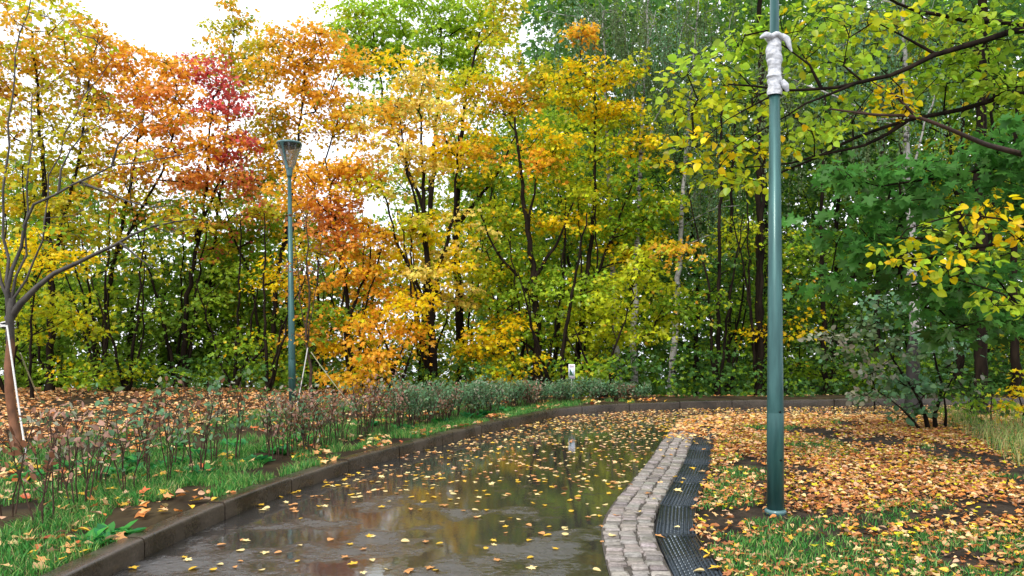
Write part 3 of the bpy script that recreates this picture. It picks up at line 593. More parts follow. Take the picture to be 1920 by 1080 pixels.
make_tree(MT, 'slim yellow green maple leaning right just behind the sign', [([(1048, 748), (1062, 620), (1085, 480), (1100, 400)], .08, .02)],
  [(1060, 540, 90, 50, 'G3 E2 L1'), (1120, 560, 80, 45, 'L3 G2'), (1010, 620, 60, 50, 'G3 L1'), (1100, 650, 70, 50, 'L3 G2 Y1'), (970, 690, 60, 35, 'O2 Y2 L1'), (1060, 700, 70, 35, 'G3 Y1 L2')], 16.6, WOOD)
make_tree('maple_sapling', 'yellow green maple sapling in front of the white birch trunks', [([(1135, 752), (1150, 650), (1190, 560)], .05, .015), ([(1140, 720), (1210, 640)], .03, .01)],
  [(1180, 550, 90, 40, 'L2 E1 T1 G1'), (1240, 490, 80, 40, 'T2 L2 G2'), (1170, 615, 70, 25, 'L3 G3'), (1235, 610, 60, 22, 'G3 L2'), (1110, 690, 50, 25, 'Y2 L2 G1'), (1290, 570, 70, 40, 'G4 L1')], 15.9, WOOD)
make_tree(MT, 'tall lime green maple rising behind the pale yellow one', [([(790, 748), (800, 500), (820, 200), (830, 40)], .18, .04), ([(805, 420), (720, 200), (700, 60)], .08, .03), ([(812, 320), (900, 150)], .07, .03)],
  [(690, 45, 65, 50, 'E5 L1'), (770, 30, 80, 55, 'E5 L1'), (850, 50, 80, 55, 'E4 L2'), (730, 110, 80, 45, 'E4 G1'), (810, 120, 90, 45, 'E4 G2'), (690, 120, 60, 45, 'E3 G1'), (880, 110, 60, 40, 'E3 L2'), (770, 190, 70, 40, 'E3 G2'), (650, 40, 40, 50, 'E4 L1'), (680, 200, 50, 40, 'E3 G1'), (920, 40, 50, 50, 'E3 L1'), (840, 0, 100, 30, 'E4')], 23, WOOD, leaf=.13)
# birches
for (xs, d, lab, bl) in (
  ([(1163, 757), (1152, 600), (1140, 300), (1130, 20)], 18.8, 'crooked white birch trunk leftmost of the birches by the bend', [(1090, 20, 80, 40, 'B4 C2'), (1170, 60, 80, 50, 'B4 C2'), (1130, 10, 90, 30, 'B3 C2')]),
  ([(1191, 757), (1190, 560), (1200, 300), (1215, 0)], 18.2, 'straight white birch trunk second from the left by the bend', [(1230, 40, 90, 50, 'B4 C2 W1'), (1200, 130, 60, 50, 'B3 C2 T1')]),
  ([(1256, 757), (1270, 560), (1285, 300), (1310, 0)], 18.6, 'white birch leaning right with long weeping grey green twigs', [(1300, 20, 110, 40, 'B4 C3'), (1280, 120, 80, 60, 'B4 C2'), (1340, 200, 80, 80, 'B4 C2'), (1330, 330, 70, 60, 'B3 C3'), (1370, 420, 60, 50, 'B3 C2 G1')]),
  ([(1712, 770), (1714, 560), (1700, 350), (1690, -60)], 13.6, 'white birch trunk half hidden behind the green maple boughs at the right', [(1640, -20, 120, 60, 'B4 C2'), (1560, 60, 90, 60, 'B3 C3'), (1740, 60, 100, 60, 'B3 C2 G1'), (1620, 200, 90, 60, 'B3 C3'), (1450, 130, 80, 80, 'B3 C3')])):
    make_tree('birch_tree', lab, [(xs, .125 if d > 14 else .13, .02), ([xs[2], (xs[2][0] + 60, 150), (xs[2][0] + 90, 20)], .022, .01)], bl, d, 'white trunked birches', bark='birch' if d > 14 else 'oldbirch', leaf=.058, T=T_BIRCH, strands=1.15, dens=.8)
# the right-hand wood
for (x, x2, d, r, bl, lab) in (
  (1345, 1350, 17, .07, [(1340, 520, 80, 60, 'G3 D2 L1'), (1330, 620, 60, 45, 'G3 D2'), (1360, 440, 70, 50, 'G3 L2')], 'thin dark trunked green maple left of the near lamp post'),
  (1362, 1372, 18.5, .07, [(1400, 560, 80, 60, 'G4 L1'), (1400, 660, 70, 50, 'D2 G3')], 'thin dark maple close behind the near lamp post and left of it'),
  (1421, 1430, 17.2, .10, [(1430, 460, 80, 60, 'G3 L1 D1'), (1480, 540, 80, 60, 'G3 D2'), (1420, 615, 45, 25, 'Y4 T1'), (1490, 610, 40, 25, 'Y3 T2'), (1500, 690, 70, 45, 'G3 D2')], 'dark maple with a few yellow sprays seen on both sides of the near lamp post'),
  (1548, 1540, 18, .09, [(1550, 480, 80, 60, 'D3 G3'), (1550, 590, 90, 60, 'D3 G2'), (1560, 680, 80, 50, 'D3 G3')], 'dark green maple right of the near lamp post behind the far kerb'),
  (1640, 1650, 18.5, .1, [(1650, 600, 90, 60, 'D3 G2'), (1600, 700, 90, 40, 'D3 G2'), (1680, 690, 70, 50, 'D2 G3')], 'dark maple just left of the half hidden birch'),
  (1800, 1800, 15.5, .11, [(1800, 600, 80, 50, 'G2 W1 D3'), (1830, 680, 80, 45, 'D4 W1'), (1770, 680, 60, 40, 'L1 D2 G1')], 'dark trunk with yellowish lower leaves in the right wood'),
  (1848, 1855, 17, .13, [(1860, 560, 80, 50, 'G3 D2'), (1880, 650, 70, 50, 'W1 D3 G1'), (1860, 480, 80, 50, 'D3 G2')], 'thick dark trunk right of the birch near the right edge'),
  (1905, 1900, 15, .12, [(1930, 600, 80, 60, 'D3 W1'), (1920, 700, 70, 40, 'L1 D3'), (1990, 520, 90, 70, 'D2 G2')], 'dark trunk at the right edge of the wood')):
    make_tree(MT, lab, [([(x, 752), ((x + x2) / 2, 600), (x2, 420), (x2 + 6, 150)], r, .03)], bl, d, WOOD, n=26)
# understorey at the left, in front of the bright gap
for (x, x2, d, bl, lab) in (
  (16, 10, 16, [(20, 600, 90, 60, 'H3 G2 L1'), (20, 690, 80, 40, 'H3 G2 D1')], 'green sapling at the left edge behind the staked tree'),
  (190, 205, 17, [(180, 560, 100, 55, 'H3 G2 E1 L1'), (210, 660, 70, 40, 'H2 G2 L2')], 'green sapling under the orange maple at the left'),
  (238, 272, 16.5, [(250, 480, 90, 50, 'H2 G2 W1 L1'), (290, 590, 80, 45, 'H3 G2 E1'), (250, 700, 60, 35, 'Y2 L3 G1')], 'slanting dark maple stem with green leaves left of the lamp'),
  (330, 345, 19, [(350, 500, 90, 50, 'H3 G2 L1'), (340, 620, 80, 45, 'H2 G2 E2')], 'thin upright green sapling under the dark red maple'),
  (440, 452, 17.5, [(430, 530, 80, 50, 'H3 G2 E1'), (450, 620, 80, 45, 'L2 G3'), (420, 690, 60, 35, 'H3 G2')], 'green sapling halfway between the red maple and the lamp'),
  (500, 495, 16.3, [(500, 520, 60, 50, 'L2 Y2 G1'), (480, 650, 70, 45, 'H2 G2 L2'), (520, 700, 60, 40, 'H3 G2 D1')], 'yellow green sapling just left of the slender lamp'),
  (590, 600, 17.5, [(580, 540, 60, 60, 'T2 Y2 O1'), (600, 690, 70, 50, 'H3 G2 L1'), (570, 640, 50, 45, 'H2 G2 L2')], 'sapling with mixed orange and green leaves just right of the slender lamp'),
  (690, 680, 19, [(740, 700, 70, 40, 'H2 G2 E2 L1'), (690, 600, 60, 50, 'L2 Y2')], 'yellow green sapling behind the small orange yellow maple'),
  (790, 770, 18.5, [(800, 640, 80, 50, 'H2 G2 L2'), (800, 710, 80, 35, 'H3 G2 L1'), (760, 640, 60, 40, 'Y2 L2')], 'green sapling at the foot of the pale yellow maple'),
  (965, 955, 19.5, [(960, 640, 70, 50, 'G2 L2 T1'), (900, 700, 60, 35, 'H2 G2 T1')], 'thin dark stem with green and ochre leaves left of the straight dark trunk')):
    make_tree('maple_sapling', lab, [([(x, 752), ((x + x2) / 2, 620), (x2, 400)], .055, .015)], bl, d, WOOD, n=28)
# second row, deeper in the wood
DEEP = 'maples deeper in the wood'
def deep(x, d, top, mixs, lab, w_=130, k=6):
    b = [(x + rng.normal(0, w_ * .35), y, w_, 62, mixs, rng.normal(0, .8)) for y in np.linspace(top, 700, k)]
    make_tree(MT, lab, [([(x, 750), (x + 8, 500), (x + rng.normal(0, 25), top)], .13, .03)], b, d, DEEP, n=24, leaf=.16, rs=.5, dens=.8)
for x, d, t, mx, lab in ((930, 24, 260, 'G3 L2 W1', 'yellowish green maple deep in the wood behind the thickest dark trunk'), (1060, 26, 230, 'G3 L2', 'green maple deep in the wood behind the sign'), (1180, 24, 260, 'G4 L1 D1', 'green maple deep in the wood behind the birches'),
   (1300, 22, 200, 'G3 D2 L1', 'green maple deep in the wood right of the birches'), (1430, 23, 120, 'G3 D2', 'shaded green maple deep in the wood behind the near lamp post'), (1560, 22, 80, 'D3 G2', 'dark maple deep in the wood above the far kerb end'),
   (1680, 21, 60, 'D3 G2', 'dark maple deep in the wood behind the half hidden birch'), (1800, 20, 60, 'D3 G2 W1', 'dark maple deep in the wood behind the grey green shrub'), (1920, 20, 60, 'D3 G2', 'dark maple deep in the wood at the right edge'), (2060, 19, 60, 'D3 G2', 'dark maple deep in the wood beyond the right edge')):
    deep(x, d, t, mx, lab)
for x, d, t, mx, lab, k in ((240, 20, 500, 'H4 G1', 'dark green maple on the slope behind the slanting stem', 4), (380, 20.5, 520, 'H4 G2', 'dark green maple on the slope behind the thin upright sapling', 4), (60, 20, 520, 'H4 G2', 'dark green maple on the slope behind the staked young tree', 4), (560, 20, 540, 'H4 G1 Y1', 'dark green maple on the slope right behind the slender lamp', 4), (110, 22, 360, 'H3 G2 W1', 'olive green maple on the slope behind the low yellow clump', 5), (300, 21, 430, 'H3 G2', 'leafy green maple on the slope between the orange and red maples', 4), (500, 22, 470, 'H3 G2 L1', 'green maple on the slope just left of the slender lamp', 4), (690, 23, 450, 'G2 Y1 L2', 'yellow green maple on the slope behind the vivid orange maple', 4), (30, 24, 330, 'H3 W2 G1', 'olive maple on the slope behind the left edge', 5), (180, 26, 380, 'H3 W2', 'olive green maple on the slope behind the orange one', 4), (420, 25, 420, 'H3 G2', 'green maple on the slope behind the red one', 4), (570, 24, 380, 'G2 T2 W1', 'ochre green maple on the slope behind the slender lamp', 4), (800, 27, 330, 'G3 L2', 'green maple on the slope behind the pale yellow one', 5)):
    deep(x, d, t, mx, lab, 105, k + 1)
# neighbours just outside the picture
make_tree(MT, 'yellow maple just beyond the left edge of the picture', [([(-190, 750), (-180, 400), (-170, 60)], .12, .03)], [(-170, 100, 150, 110, 'Y2 T3 W2'), (-150, 300, 150, 90, 'W2 Y2 G1'), (-190, 500, 150, 90, 'G3 L1'), (-180, 660, 130, 60, 'G4')], 17, WOOD, dens=.6)
make_tree(MT, 'green maple just beyond the right edge of the picture', [([(2120, 760), (2120, 400), (2120, 0)], .14, .03)], [(2100, 100, 150, 110, 'D2 G2'), (2100, 350, 150, 110, 'D2 G2'), (2100, 580, 150, 80, 'D2 G2')], 15, WOOD, dens=.6)
def beside(X, Y, lab, mixs, R, z0, z1, kind=MT):  # maples with crowns out of view, added to keep sky light off the right
    x = 960 + F * X / Y; q = lambda z: HOR - (z - EYE) * F / Y; r = R * F / Y
    bl = [(x + r * rng.uniform(-.35, .35), q(z), r * s_, r * .38, mixs) for z, s_ in zip(np.linspace(z0, z1, 4), (.8, 1, .9, .6))]
    make_tree(kind, lab, [([(x, q(.02)), (x + 5, q(z0)), (x - 5, q(z1))], .2 if Y < 12 else .11, .05)], bl, Y, 'trees added out of view to shade the right side', n=22, leaf=.17, rs=.55, dens=.6)
beside(9.2, 4.0, 'tall green maple added out of view to shade the lawn', 'D3 G2', 3.4, 4.5, 10)
beside(12.0, 9.0, 'tall green maple added out of view to shade the grassy edge of the lawn', 'D3 G2', 3.6, 5.5, 11)
beside(8.0, 13.2, 'tall maple whose added shading crown hangs above the top of the picture over the grey green shrub', 'D3 G2', 3.2, 9.0, 12.5)
beside(5.6, 17.6, 'tall maple whose added shading crown hangs above the top of the picture behind the near lamp post', 'D3 G2', 3.0, 10.5, 13.5)
for x, d, mx, lab in ((-520, 17.5, 'T2 W2 G1', 'olive yellow maple well beyond the left edge of the picture'), (-900, 16, 'O2 T2 W1', 'orange maple far beyond the left edge of the picture'), (-1500, 14, 'W2 G2 Y1', 'olive maple farthest beyond the left edge of the picture'), (-560, 23, 'H3 G2', 'green maple on the slope beyond the left edge of the picture')):
    make_tree(MT, lab, [([(x, 750), (x + 10, 400), (x + 15, 60)], .12, .03)], [(x, 80, 150, 100, mx), (x + 30, 280, 170, 100, mx), (x - 20, 470, 160, 90, mx), (x, 650, 130, 60, 'H3 G2')], d, WOOD, dens=.5)
# dense wood far behind, one mass
def far_wood():
    n = 9500; d = rng.uniform(28, 46, n); x = rng.uniform(880, 2350, n); y = rng.uniform(-40, 740, n) ** 1.0
    keep = ~((x < 1000) & (y < 250)); d, x, y = d[keep], x[keep], y[keep]
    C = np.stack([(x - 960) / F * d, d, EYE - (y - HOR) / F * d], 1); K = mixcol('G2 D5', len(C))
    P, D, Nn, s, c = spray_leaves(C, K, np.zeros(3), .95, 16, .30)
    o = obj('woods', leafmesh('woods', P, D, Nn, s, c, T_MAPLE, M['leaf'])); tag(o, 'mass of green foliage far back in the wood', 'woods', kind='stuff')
far_wood()

def undergrowth():
    n = 800; x = rng.uniform(-9, 14, n); s = rng.uniform(.7, 6, n) ** 1; y = np.interp(x, KERB[:, 0][KERB[:, 1] > 5], KERB[:, 1][KERB[:, 1] > 5]) + s; y = np.where(x < 2, rng.uniform(15.6, 19, n), y)
    keep = (x > 1.9) | (rng.random(n) < .55); x, y = x[keep], y[keep]; z = np.array([ground_z(p, q) for p, q in zip(x, y)])
    C = np.stack([x, y, z + rng.uniform(.05, .95, len(x)) ** 1.2 * np.where(x < 2, .8, 1.15)], 1); K = mixcol('D5 G2', len(C))
    P, D, Nn, s_, c = spray_leaves(C, K, np.zeros(3), .30, 20, .10)
    tag(obj('undergrowth', leafmesh('undergrowth', P, D, Nn, s_, c, T_MAPLE, M['leaf'])), 'low green undergrowth under the trees just past the kerb', 'undergrowth', kind='stuff')
undergrowth()
# ------------------------------------------------------------------ foreground boughs at the right: a linden and a maple rooted outside the picture
make_tree('linden_tree', 'linden reaching in from the right with yellow green round leaves on dark boughs',
  [([(2330, 900), (2300, 500), (2250, 100), (2200, -150)], .16, .06, 6.95),
   ([(2262, 180, 6.95), (2080, 70, 6.95), (1920, 52, 6.85), (1840, 78, 6.75), (1755, 102, 6.75), (1690, 135, 6.65), (1600, 158, 6.55), (1540, 166, 6.55), (1470, 168, 6.45), (1365, 158, 6.35)], .05, .007),
   ([(2255, 120, 6.95), (2050, 60, 7.15), (1920, 45, 7.15), (1800, 38, 7.05), (1725, 20, 6.95), (1660, -2, 6.85), (1600, -30, 6.75)], .045, .008),
   ([(2270, 250, 6.95), (2080, 180, 7.25), (1920, 170, 7.35), (1840, 195, 7.35), (1760, 214, 7.25), (1700, 226, 7.15), (1650, 242, 7.05), (1600, 262, 7.05), (1540, 288, 6.95), (1465, 326, 6.85), (1400, 345, 6.75)], .04, .007),
   ([(1700, 226, 7.15), (1640, 270, 7.05), (1560, 285, 6.95), (1480, 308, 6.85), (1380, 315, 6.75)], .018, .005),
   ([(1540, 166, 6.55), (1500, 105, 6.55), (1430, 60, 6.55)], .012, .004), ([(1600, 158, 6.55), (1480, 210, 6.45), (1400, 260, 6.45), (1350, 310, 6.45)], .011, .004),
   ([(1470, 168, 6.45), (1390, 205, 6.45), (1320, 260, 6.45)], .008, .003), ([(1755, 102, 6.75), (1700, 60, 6.75), (1640, 40, 6.75)], .012, .004)],
  [(1310, 130, 75, 50, 'L3 E2 Y1', .0), (1290, 210, 70, 45, 'E3 L3', 0), (1340, 260, 80, 50, 'L2 E2 Y2', 0), (1400, 180, 80, 60, 'L2 E3', .2), (1400, 60, 50, 50, 'L2 E3', .2), (1380, 340, 60, 30, 'Y1 L2 E1', 0), (1290, 290, 35, 35, 'L2 Y1', 0),
   (1480, 60, 80, 50, 'E3 L2 G1', .1), (1560, 40, 90, 50, 'E3 G2 L1', .2), (1560, 120, 90, 40, 'E3 L2', .3), (1650, 60, 90, 50, 'E2 G2 L1', .3), (1640, 190, 80, 50, 'G2 E2 Y1', .5), (1750, 50, 90, 45, 'G2 E2 L1', .4), (1850, 60, 80, 60, 'G2 E2', .2), (1760, 140, 80, 50, 'G3 E1 Y1', .5), (1880, 140, 70, 50, 'G2 E2', .4), (1500, 240, 70, 40, 'E2 L2', .2), (1560, 220, 70, 40, 'G2 E2', .4), (1440, 280, 50, 30, 'E2 L2 Y1', 0), (2000, 100, 100, 90, 'G2 E2', .2)],
  6.75, 'boughs hanging in from the right', bark='bark', leaf=.074, n=9, rs=.20, T=T_LIME, tip=.0030, dens=7.0)
make_tree('linden_tree', 'low linden branch with yellow tinged round leaves at the right edge',
  [([(2350, 820), (2330, 640), (2300, 480)], .07, .04, 7), ([(2320, 560, 7), (2100, 470, 6.9), (1920, 420, 6.8), (1800, 400, 6.7), (1700, 430, 6.6)], .025, .005), ([(2320, 600, 7), (2080, 600, 7.0), (1930, 580, 7), (1850, 540, 6.9), (1780, 520, 6.9)], .02, .005)],
  [(1730, 450, 75, 30, 'L2 E3 Y1', -.2), (1790, 420, 70, 35, 'E3 L2', -.1), (1860, 390, 60, 35, 'L2 Y1 E2', 0), (1700, 490, 40, 25, 'E2 L1', -.2), (1780, 490, 60, 30, 'E2 G1 Y1', -.1), (1900, 430, 50, 40, 'E2 G1 Y1', 0), (1830, 470, 50, 30, 'E2 G2', 0), (1870, 560, 60, 35, 'G2 E2', .2)],
  6.9, 'boughs hanging in from the right', leaf=.078, n=8, rs=.19, T=T_LIME, tip=.0028, dens=4.0)
make_tree(MT, 'big leaved blue green maple boughs spreading in from the right behind the linden',
  [([(2260, 790), (2240, 500), (2200, 150), (2180, -100)], .16, .06, 9), ([(2215, 330, 9), (2050, 290, 8.9), (1900, 310, 8.8), (1780, 330, 8.7), (1650, 350, 8.6)], .04, .01), ([(2225, 430, 9), (2050, 440, 9), (1900, 450, 8.9), (1760, 480, 8.8), (1600, 520, 8.8)], .04, .01), ([(2210, 220, 9), (2000, 210, 9), (1900, 230, 9)], .03, .01)],
  [(1600, 335, 60, 35, 'M4 D1'), (1670, 330, 80, 45, 'M4 E2'), (1760, 310, 80, 45, 'M4 E1 G1'), (1700, 390, 70, 30, 'M4'), (1860, 260, 80, 50, 'M3 G1'), (1900, 330, 70, 50, 'M3 D1'), (1590, 420, 60, 40, 'M4 D2'), (1650, 460, 70, 40, 'M4 D1'), (1580, 520, 60, 30, 'M3 D2'), (1740, 540, 80, 40, 'M4 D1'), (1840, 520, 80, 50, 'M4 D1'), (1800, 600, 90, 30, 'M3 D2'), (1900, 580, 70, 50, 'M3 D2'), (1980, 400, 90, 80, 'M3 D1')],
  8.8, 'boughs hanging in from the right', leaf=.132, n=18, rs=.32, T=T_MAPLE5, tip=.005, dens=2.0)
# the snapped reddish limb caught in the boughs
m = MB(); pts = [px(1960, 300, 8.6), px(1850, 272, 7.8), px(1780, 242, 7.1), px(1715, 216, 7.0), px(1640, 216, 6.9), px(1555, 204, 6.8)]; bl = thing('broken_branch', 'reddish bare limb lying across the linden boughs at the right', 'branch', pts[3])
m.tube(smooth_curve(np.array(pts) - pts[3], .1, 2), np.linspace(.036, .008, len(smooth_curve(np.array(pts) - pts[3], .1, 2))), 9, True); m.build('limb', M['redbark'], bl)
m = MB(); p2 = [px(1715, 216, 7.0), px(1680, 180, 7.0), px(1630, 150, 7.0)]; m.tube(np.array(p2) - pts[3], [.014, .011, .004], 6); p3 = [px(1640, 216, 6.9), px(1610, 208, 6.9), px(1580, 232, 6.85)]; m.tube(np.array(p3) - pts[3], [.010, .007, .003], 5); m.build('side_shoot', M['redbark'], bl)
# grey green shrub at the edge of the wood
make_tree('woodland_shrub', 'grey green shrub with some pinkish leaves at the edge of the leaf covered lawn', [([(1742, 812), (1735, 760), (1690, 700), (1640, 620)], .03, .008), ([(1755, 806), (1760, 700), (1745, 600)], .03, .008, 11.2, 'g'), ([(1730, 812), (1700, 770), (1640, 730)], .02, .006, 11, 'g'), ([(1772, 806), (1776, 740), (1800, 680)], .02, .006, 11.2, 'g')],
  [(1620, 620, 60, 35, 'C3 B2'), (1560, 640, 50, 28, 'C3 N1 U1 B2'), (1650, 580, 60, 35, 'C4'), (1690, 660, 60, 45, 'C3 B3'), (1670, 730, 60, 35, 'C3 U1 B1'), (1720, 710, 50, 45, 'C3 B2 D2'), (1760, 640, 60, 50, 'C3 D2'), (1710, 770, 45, 22, 'C3 U1'), (1780, 720, 50, 40, 'C2 D3'), (1640, 690, 40, 25, 'U1 C2')],
  11.1, None, leaf=.085, n=12, rs=.2, T=T_LIME, tip=.0035, dens=3.2, cat='shrub')

for (x, y, hpx, wpx, mx, lab) in ((1860, 800, 70, 50, 'G3 L2 D1', 'low green shrub right of the grey green shrub'), (1915, 800, 110, 45, 'L3 G2 Y1', 'yellow green shrub cut by the right edge of the picture'), (1820, 790, 90, 40, 'D3 G2', 'dark green bush between the grey green shrub and the right edge'), (1640, 768, 60, 40, 'D3 C2', 'low dark bush at the end of the far kerb')):
    d = float(gpx(x, y)[1]); make_tree('woodland_bush', lab, [([(x, y), (x, y - hpx * .5), (x, y - hpx * .8)], .015, .005)], [(x, y - hpx * .7, wpx, hpx * .4, mx), (x - wpx * .3, y - hpx * .4, wpx * .8, hpx * .3, mx)], d, 'bushes at the edge of the wood', leaf=.09, n=9, rs=.2, T=T_MAPLE, tip=.003, dens=2.2, cat='shrub')

# ------------------------------------------------------------------ the staked young tree at the left and the thin one behind the lamp
YB = gpx(30, 852, .1)
make_tree('young_tree', 'staked young tree at the left edge with an orange brown trunk and bare upswept twigs',
  [([(30, 852), (24, 760), (18, 690), (14, 620), (22, 560)], .050, .042, YB[1]),
   ([(16, 600), (60, 545), (95, 515), (160, 483), (225, 455), (240, 445), (300, 420), (370, 410)], .038, .006, YB[1]), ([(18, 590), (30, 480), (60, 385), (110, 360), (150, 342), (210, 310), (300, 300), (385, 278)], .024, .004, YB[1]),
   ([(20, 570), (5, 450), (10, 300), (25, 120), (60, -20)], .018, .006, YB[1]), ([(22, 560), (45, 470), (50, 330), (60, 180)], .014, .006, YB[1]), ([(25, 560), (85, 450), (90, 330), (150, 200), (210, 110)], .012, .004, YB[1]), ([(20, 570), (-30, 430), (-40, 250), (-60, 60)], .018, .006, YB[1]),
   ([(225, 455), (250, 480), (300, 510)], .012, .004, YB[1]), ([(150, 342), (200, 360), (260, 390), (330, 385)], .014, .004, YB[1]), ([(210, 310), (240, 250), (290, 210)], .012, .003, YB[1]), ([(110, 360), (120, 300), (170, 240), (240, 220)], .012, .003, YB[1])],
  [(60, 40, 90, 40, 'W3 T3 L1', 0, .5), (150, 70, 50, 40, 'W2 L2 T2', 0, .4), (80, 140, 90, 40, 'W3 T2 R1', 0, .3), (200, 230, 80, 50, 'W3 N1', 0, .25), (300, 300, 70, 40, 'W2 G1', 0, .2), (150, 330, 80, 50, 'W2 G1', 0, .25), (300, 420, 70, 30, 'G2 W1', 0, .25), (30, 300, 60, 80, 'Y1 W2', 0, .3), (-60, 150, 80, 100, 'W2 T2', 0, .5), (130, 440, 70, 40, 'G2 W2', 0, .2)],
  YB[1], None, bark='young', leaf=.075, n=7, rs=.2, T=T_OVAL, tip=.0032, dens=3.0)
TB = np.array([(583 - 960) / F * 12.6, 12.6, .1])
make_tree('young_tree', 'thin staked young tree right behind the slender lamp with sparse russet leaves',
  [([(583, 772), (582, 700), (576, 640), (578, 560), (574, 400)], .032, .008, 12.6), ([(576, 650), (560, 540), (550, 420)], .012, .004, 12.6), ([(578, 640), (600, 520), (605, 430)], .012, .004, 12.6)],
  [(560, 500, 30, 60, 'K2 N1 O1', 0, .5), (590, 480, 30, 70, 'K2 O1 N1', 0, .5), (575, 400, 30, 50, 'K2 O1', 0, .6), (560, 620, 25, 30, 'O2 T1', 0, .5)], 12.6, None, bark='twig', leaf=.07, n=6, rs=.15, T=T_OVAL, tip=.0028, dens=3.0)
def rope(label, a, b, r, mt, sag=.02):
    u = np.linspace(0, 1, 24)[:, None]; P = a * (1 - u) + b * u; P[:, 2] -= sag * 4 * (u * (1 - u))[:, 0]
    m = MB(); m.tube(P - b, r, 7, True); o = m.build('guy_rope', mt, loc=b); tag(o, label, 'rope', 'guy ropes of the young trees')
yk = YB[1]
rope('white rope running down the trunk of the young tree at the left edge', px(13, 610, yk - .12), np.array([*px(50, 862, yk - .35)[:2], .12]), .010, M['rope'])
rope('pale rope slanting away behind the young tree at the left edge', px(38, 662, yk + .05), px(78, 755, yk + 1.6), .007, M['yrope'])
rope('white rope from the thin tree down towards the lamp foot', px(577, 652, 12.55), np.array([*px(557, 740, 12.6)[:2], .2]), .009, M['rope'])
rope('pale green rope from the thin tree down to the leaning stake', px(583, 660, 12.6), px(656, 757, 13.2), .008, M['yrope'])
t = thing('rope_tie', 'dark strap and white rope knotted round the staked young tree under its fork', 'tie', px(15, 608, yk))
m = MB(); m.lathe([(.050, -.045), (.062, -.04), (.062, .025), (.050, .03)], 20); m.build('strap', M['bolt'], t)
m = MB()
for zz in (.0, .02, -.035): m.tube([(.066 * math.cos(a), .066 * math.sin(a), zz + .012 * math.sin(a * 1.0 + zz * 90)) for a in np.linspace(0, 6.4, 26)], .008, 6)
m.build('rope_loop', M['rope'], t)
for x0, y0, x1, y1, d, lab in ((655, 765, 664, 738, 13.2, 'grey wooden stake leaning in the hedge with a yellow leaf clump beside it'), (523, 772, 519, 744, 13.4, 'short wooden stake left of the slender lamp foot')):
    a = px(x0, y0, d); b_ = px(x1, y1, d); a[2] = .0; m = MB(); m.tube([a * 0, b_ - a, b_ - a + [0, 0, .002]], [.030, .028, .02], 9, True); o = m.build('wooden_stake', M['wood'], loc=a); tag(o, lab, 'stake')

# ------------------------------------------------------------------ hedge: one shrub after another along the kerb
def shrub(x, y, label, group, mixs, h=None, leafn=260, nst=6, spread=.22, leaf=.05, low=.45, stemr=.006):
    b = np.array([x, y, 0.]); b[2] = ground_z(x, y); h = h or rng.uniform(.62, .8)
    root = thing('hedge_shrub', label, 'shrub', b, group); mb = MB(); Ps = []
    for k in range(nst):
        a = rng.uniform(0, 6.28); r0 = rng.uniform(.02, .09); r1 = rng.uniform(.5, 1.0) * spread; hh = h * rng.uniform(.75, 1.02)
        t = np.linspace(0, 1, 6)[:, None]; P = np.array([math.cos(a), math.sin(a), 0]) * (r0 + (r1 - r0) * t ** 1.3) + np.array([0, 0, 1]) * t * hh + np.cumsum(rng.normal(0, .013, (6, 3)), 0)
        P[0, 2] = -.03; mb.tube(P, np.linspace(stemr, stemr * .45, 6), 5)
        Ps.append(P[-3:] )
        for q in range(5):
            u = rng.uniform(.3, .95); i = int(u * 5); s0 = P[i] * (1 - (u * 5 - i)) + P[min(i + 1, 5)] * (u * 5 - i); a2 = rng.uniform(0, 6.28); L = rng.uniform(.08, .22) * min(1, h / .65)
            e = s0 + L * np.array([math.cos(a2) * .7, math.sin(a2) * .7, .8]); mb.tube([s0, (s0 + e) / 2 + rng.normal(0, .012, 3), e], [stemr * .5, stemr * .4, stemr * .25], 4); Ps.append(np.array([s0 * .4 + e * .6, e]))
    mb.build('stems', M['twig'], root)
    C = np.concatenate(Ps); C = C[C[:, 2] > low * h * rng.uniform(.6, 1, len(C))]; idx = rng.integers(0, len(C), leafn); P = C[idx] + rng.normal(0, .035, (leafn, 3))
    kc = mixcol(mixs, len(C)); c = kc[idx] * rng.normal(1, .2, (leafn, 1)).clip(.5, 1.5)
    D = rng.normal(0, 1, (leafn, 3)); D[:, 2] += .35; Nn = rng.normal(0, .6, (leafn, 3)); Nn[:, 2] += .7
    obj('foliage', leafmesh('foliage', P, D, Nn, leaf * rng.uniform(.6, 1.25, leafn), c.clip(.004, .9), T_OVAL, M['leaf']), root)
sparse = [((10, 968), 'B1 K1 U1', 'the one cut by the left edge of the picture'), ((72, 985), 'K3 N1', 'tall brown one nearest the camera, at the lower left'), ((105, 930), 'N2 U2 B1', 'pinkish grey leaves in front of the staked trunk'), ((150, 948), 'N2 B1 U2', 'dense dead brown tuft at its foot'), ((175, 915), 'B2 C2 N1', 'with a red leaf and blue green top leaves'), ((232, 925), 'C2 K1 N1', 'forked dark stems beside the dead brown tuft'),
   ((262, 880), 'K2 N1 B1', 'brownish, behind the forked one'), ((298, 908), 'C2 U1 K1', 'wide open fan of bare stems'), ((330, 880), 'B2 U1 N1', 'thin upright stems left of the dandelions'), ((368, 890), 'C2 B1 K1', 'half bare, among the broad weeds'), ((398, 868), 'B2 C1 U1', 'green topped, behind the broad weeds'), ((440, 868), 'C2 B1 K1', 'single leaning stem right of the broad weeds')]
for (p, mx, lb) in sparse:
    g = gpx(*p, .1); shrub(g[0], g[1], 'sparse twiggy hedge shrub, ' + lb, 'sparse shrubs at the near end of the hedge', mx, rng.uniform(.68, .88), int(rng.uniform(45, 85)), int(rng.integers(4, 7)), rng.uniform(.22, .36), .068, .45, .0065)
hp = KERB + NK * .80; hp = hp[(hp[:, 1] > 7.9) & (hp[:, 0] < 2.6)]; hq = resample(hp, .27)
